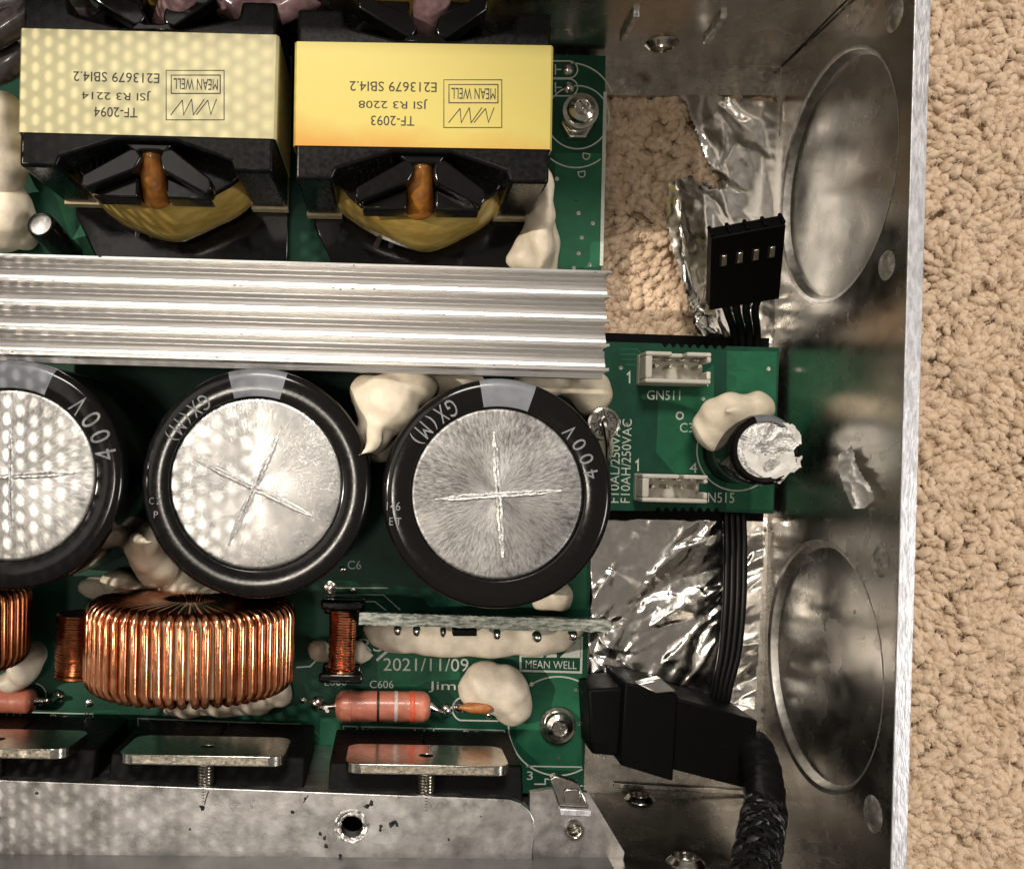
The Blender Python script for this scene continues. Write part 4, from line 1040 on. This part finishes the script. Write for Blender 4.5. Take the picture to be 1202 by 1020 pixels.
for (px, py, rx, ry) in ((566, 829, 15, 8.5), (556, 830, 12, 7), (548, 830, 8, 4.5), (542, 830, 5, 3)):
    bmesh.ops.create_icosphere(bm, subdivisions=3, radius=1, matrix=Matrix.Translation(P(px, py, .98)) @ Matrix.Diagonal((LN(rx, .98), LN(ry, .98), LN(ry, .98)*1.3, 1)))
o = obj('ceramic_capacitor', bm, M['orange'], smooth=180); rm(o, .03, 3)
tag(o, 'small orange ceramic capacitor poking out of the round glue dab', 'capacitor')
bm = NB(); tube(bm, [P(541, 829, .95), P(538, 829, .8), P(537, 830, ZB)], .035, 8)
tag(obj('capacitor_lead', bm, M['solder'], o), None)

# ------------------------------------------------------------------ transistor clips, transistors, aluminium bar
ZBAR = 2.8
def clip(x0, x1, y, label):
    z1 = 3.08; yb = P(0, y, z1); a = P(x0, y, z1); b = P(x1, y+3.5, z1); d = (b-a).normalized(); L_ = (b-a).length; n = Vector((-d.y, d.x, 0))
    t = thing('transistor_clip', label, 'clip', (a.x/2+b.x/2, a.y/2+b.y/2, 1.9), 'bright steel clips along the aluminium bar')
    z0 = 1.92; c0 = Vector((a.x, a.y, 0))
    def fn(u, v, w): return c0 + d*u + ez*v + n*(w - .06*(1-(v-z0)/(z1-z0)))
    bm = NB(); plate(bm, rrect(0, L_, z0, z1, .22, 6), [circ(L_/2, 2.55, .11, 20)], fn, -.14, 0)
    for f in bm.faces:
        f.material_index = 0
    pl = obj('plate', bm, [M['steel']], t, bevel=.02)
    bm = NB()
    line(bm, [fn(.22 + (L_-.44)*i/40, z1+.003, -.07+random.uniform(-.006, .006)) for i in range(41)], .10, nrm=(0, 0, 1))
    obj('worn_edge', bm, M['steel_edge'], pl)
    bm = NB(); sc = fn(L_/2, 2.66, 0); pts = []
    lathe(bm, sc, [(.115, .12), (.115, .75)], 18, axis=-n)
    for i in range(14*12):
        an = i*math.pi/6; pts.append(sc - n*(.14+.6*i/(14*12)) + (d*math.cos(an) + ez*math.sin(an))*.125)
    tube(bm, pts, .022, 5); obj('screw', bm, M['steel'], t, smooth=60)
    # the two transistors held by the clip
    for s, nm in ((-1, 'left'), (1, 'right')):
        cx = L_/2 + s*(L_*.25 + .13); hw = L_*.25 + .12
        bm = NB(); f2 = lambda u, w: c0 + d*u + n*w
        prism(bm, [f2(cx-hw, -.17), (f2(cx-hw, -.72)), f2(cx+hw, -.72), f2(cx+hw, -.17)], ZB+.3, 2.70)
        for v in bm.verts:
            if v.co.z > 2 and (v.co - f2(cx, -.17)).dot(n) > -.1: v.co.z -= .22
        o = obj('transistor', bm, M['plastic'], bevel=.03)
        yield o, nm
    return
def mk(x0, x1, y, label, names):
    for (o, nm), lb in zip(list(clip(x0, x1, y, label)), names): tag(o, lb, 'transistor', 'black power transistors behind the aluminium bar')
mk(405, 599, 896, 'steel transistor clip mirroring the pink resistor, nearest the board corner', ['black transistor under the left half of the clip below the banded resistor', 'black transistor at the bracket end of the aluminium bar'])
mk(137, 333, 885, 'steel transistor clip below the big copper toroid', ['black transistor at the left under the clip below the big toroid', 'black transistor at the right under the clip below the big toroid'])
mk(-120, 77, 876, 'steel transistor clip cut off by the left edge', ['black transistor out at the left edge of the aluminium bar', 'black transistor under the clip at the left edge'])

bar = thing('aluminium_bar', 'smudged grey aluminium bar along the bottom with one round hole', 'heatsink bar', P(300, 965, ZB))
b0 = P(-250, 906, ZBAR); b1 = P(629, 939, ZBAR); bd = (b1-b0).normalized(); bl = (b1-b0).length; bn = Vector((bd.y, -bd.x, 0)); bn = bn if bn.y < 0 else -bn
bw = LN(90, ZBAR)
hole = P(413, 970, ZBAR); hu, hvv = (hole-b0).dot(bd), (hole-b0).dot(bn)
def fbar(u, v, w): return Vector((b0.x, b0.y, 0)) + bd*u + bn*v + ez*w
bm = NB(); out = [(0, 0), (bl-.45, 0)] + [(bl-.45+.45*math.sin(R(a)), .38-.38*math.cos(R(a))) for a in range(15, 91, 15)] + [(bl-.02, bw), (0, bw-.05)]
plate(bm, out, [circ(hu, hvv, LN(14, ZBAR), 28)], fbar, ZBAR-.28, ZBAR)
obj('top_face', bm, M['bar'], bar, bevel=.05, seg=4)
bm = NB(); plate(bm, [(0, .03), (bl-.3, .03), (bl-.3, .26), (0, .26)], [], fbar, ZB+.02, ZBAR-.28)
obj('upright_flange', bm, M['bar'], bar)
bm = NB(); lathe(bm, fbar(hu, hvv, ZBAR-1.0), [(0, 0), (.1, .0), (.1, .35), (0, .36)], 16); obj('hole_bottom', bm, M['steel'], bar)
bm = NB(); rg = random.Random(8); c_ = fbar(hu, hvv, ZBAR); r_ = LN(14, ZBAR)
pts = []
for k in range(4):
    pts = [c_ + Vector((math.cos(a)*r_*(1.0+.12*k+rg.uniform(-.06, .08)), math.sin(a)*r_*(1.0+.12*k+rg.uniform(-.06, .08)), rg.uniform(-.016, .006))) for a in [2*math.pi*i/40 for i in range(40)]]
    tube(bm, pts + [pts[0]], [.020*rg.uniform(.5, 1.4) for _ in range(41)], 5, caps=False)
obj('gouged_rim', bm, M['bar'], bar, smooth=60)
bm = NB(); rnd = random.Random(5)                     # chipped black flecks of old insulation
for (px, py, r) in ((237, 947, 3.5), (433, 945, 2), (436, 942, 3), (447, 970, 3), (459, 967, 4), (466, 968, 2.5), (381, 983, 2.5), (383, 993, 3), (375, 978, 2), (343, 953, 2.5), (527, 985, 1.5), (446, 974, 2), (223, 973, 1.3), (43, 931, 2), (377, 979, 1.5), (358, 937, 2), (400, 1004, 2.5), (430, 946, 3), (464, 965, 3), (564, 958, 1)):
    pts = [P(px + r*rnd.uniform(.5, 1.3)*math.cos(6.283*i/7), py + r*rnd.uniform(.5, 1.4)*math.sin(6.283*i/7), ZBAR+.004) for i in range(7)]
    bm.faces.new([bm.verts.new(p) for p in pts])
pline(bm, [(240, 944), (242, 936), (245, 928)], ZBAR+.004, 1.2); pline(bm, [(356, 942), (362, 933)], ZBAR+.004, 1.2)
tag(obj('black_fleck', bm, M['dark'], bar, smooth=0), kind='stuff')

bm = NB(); A_ = P(-260, 922, 0); u1 = (P(672, 925, 0) - A_).length  # dark sheet added to tone down the bright wall below the bar
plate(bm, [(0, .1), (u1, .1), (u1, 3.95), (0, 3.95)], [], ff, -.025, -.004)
tag(obj('wall_darkener', bm, M['film']), 'dark grey sheet added to darken the case wall below the aluminium bar', 'insulation sheet')
br = thing('mounting_bracket', 'pale sheet metal bracket with a folded tab right of the aluminium bar', 'bracket', P(680, 970, ZB))
zb_ = 2.72
bm = NB(); plate(bm, [(p.x, p.y) for p in (P(622, 930, zb_), P(645, 926, zb_), P(690, 930, zb_), P(700, 945, zb_), P(733, 1000, zb_), P(731, 1010, zb_), P(622, 1016, zb_))][::-1], [[(P(674, 974, zb_).x + x, P(674, 974, zb_).y + y) for x, y in circ(0, 0, LN(10, zb_), 24)]], lambda u, v, w: Vector((u, v, w)), zb_-.1, zb_)
obj('bracket_plate', bm, M['bar'], br)
bm = NB(); pprism(bm, [(645, 914), (652, 910), (680, 920), (692, 948), (656, 946)], zb_, zb_+.16); ft = obj('folded_tab', bm, M['steel'], br, bevel=.02)
bm = NB(); obox(bm, P(674, 951, zb_+.12), Vector((LN(18, zb_), -.01, 0)), Vector((0, .05, 0)), Vector((0, 0, .1))); obj('tab_edge', bm, M['rim'], ft, bevel=.015)
bm = NB(); pprism(bm, rrect(662, 682, 926, 944, 4, 3), zb_+.16, zb_+.19); obj('tab_dimple', bm, M['steel'], ft, bevel=.02)
bm = NB(); c = P(674, 974, zb_); rr = LN(10, zb_)
lathe(bm, c, [(rr*1.25, .0), (rr*1.15, .05), (rr*.95, .05), (rr*.85, -.2), (0, -.2)], 24)
for k in range(3): tube(bm, [c + Vector((rr*.88*math.cos(a), rr*.88*math.sin(a), -.03-.05*k)) for a in [6.2832*i/20 for i in range(21)]], .014, 5, caps=False)
obj('threaded_boss', bm, M['steel'], br)

# ------------------------------------------------------------------ sleeved wires at the top
def wire(label, pts, r, m, group='sleeved wires behind the transformers'):
    bm = NB(); tube(bm, smooth_path([P(*p) for p in pts], 8), r, 16)
    return tag(obj('sleeved_wire', bm, M[m], smooth=80), label, 'wire', group)
wire('thick pink sleeved wire rising behind the cream taped transformer', [(196, 34, 1.9), (204, 12, 2.4), (222, -30, 3.0)], .25, 'wire_p')
wire('thick pink sleeved wire rising behind the yellow taped transformer', [(500, 40, 1.8), (505, 14, 2.3), (512, -30, 2.8)], .27, 'wire_p')
wire('pink sleeved wire crossing the gap between the two transformers', [(250, -12, 1.6), (300, 16, 1.7), (345, 2, 1.8), (400, -30, 1.8)], .24, 'wire_p')
wire('dark sleeved wire at the left edge beside the cream taped transformer', [(-40, 60, 1.9), (0, 38, 2.0), (40, 12, 2.0)], .22, 'wire_d')
wire('lower dark sleeved wire at the left edge above the white glue', [(-40, 95, 1.5), (5, 78, 1.6), (30, 60, 1.6)], .24, 'wire_d')
wire('dark sleeved wire along the top left corner', [(-20, 12, 1.4), (40, -2, 1.5), (110, -14, 1.5)], .2, 'wire_d')
wire('dark sleeved wire between the arms of the cream taped transformer', [(60, 14, 1.2), (140, 6, 1.3), (240, 2, 1.2)], .22, 'wire_d')

# ------------------------------------------------------------------ perforated cover leaning beside the case, left of the view
def cover():
    V, Fc = [], []; pitch = .235; r = .094; nx, ny = 24, 128
    ang = R(86); xa = Vector((-math.cos(ang), 0, math.sin(ang))); ya = Vector((0, 1, 0)); o0 = Vector((-7.3, -14.6, 4.16))
    nn = xa.cross(ya)
    for i in range(nx):
        for j in range(ny):
            cx = (i + .5)*pitch*.866; cy = (j + (.5 if i % 2 else 0))*pitch
            b = len(V)
            for k in range(6):
                a = R(60*k + 0); V.append(o0 + xa*(cx + pitch*.5774*math.cos(a)) + ya*(cy + pitch*.5774*math.sin(a)))
            for k in range(12):
                a = R(30*k); V.append(o0 + xa*(cx + r*math.cos(a)) + ya*(cy + r*math.sin(a)))
            for k in range(6):
                h0, h1 = b+k, b+(k+1) % 6; c0 = b+6+2*k; c1 = b+6+2*k+1; c2 = b+6+(2*k+2) % 12
                Fc.append((h0, h1, c1)); Fc.append((h0, c1, c0)); Fc.append((h1, c2, c1))
    me = bpy.data.meshes.new('perforated_cover'); me.from_pydata(V, [], Fc); me.materials.append(M['lidsheet'])
    o = bpy.data.objects.new('perforated_cover', me); COL.objects.link(o)
    m = o.modifiers.new('weld', 'WELD'); m.merge_threshold = .002
    m = o.modifiers.new('solid', 'SOLIDIFY'); m.thickness = .06
    tag(o, 'perforated metal cover leaning out beside the open case, left of view', 'metal cover')
cover()
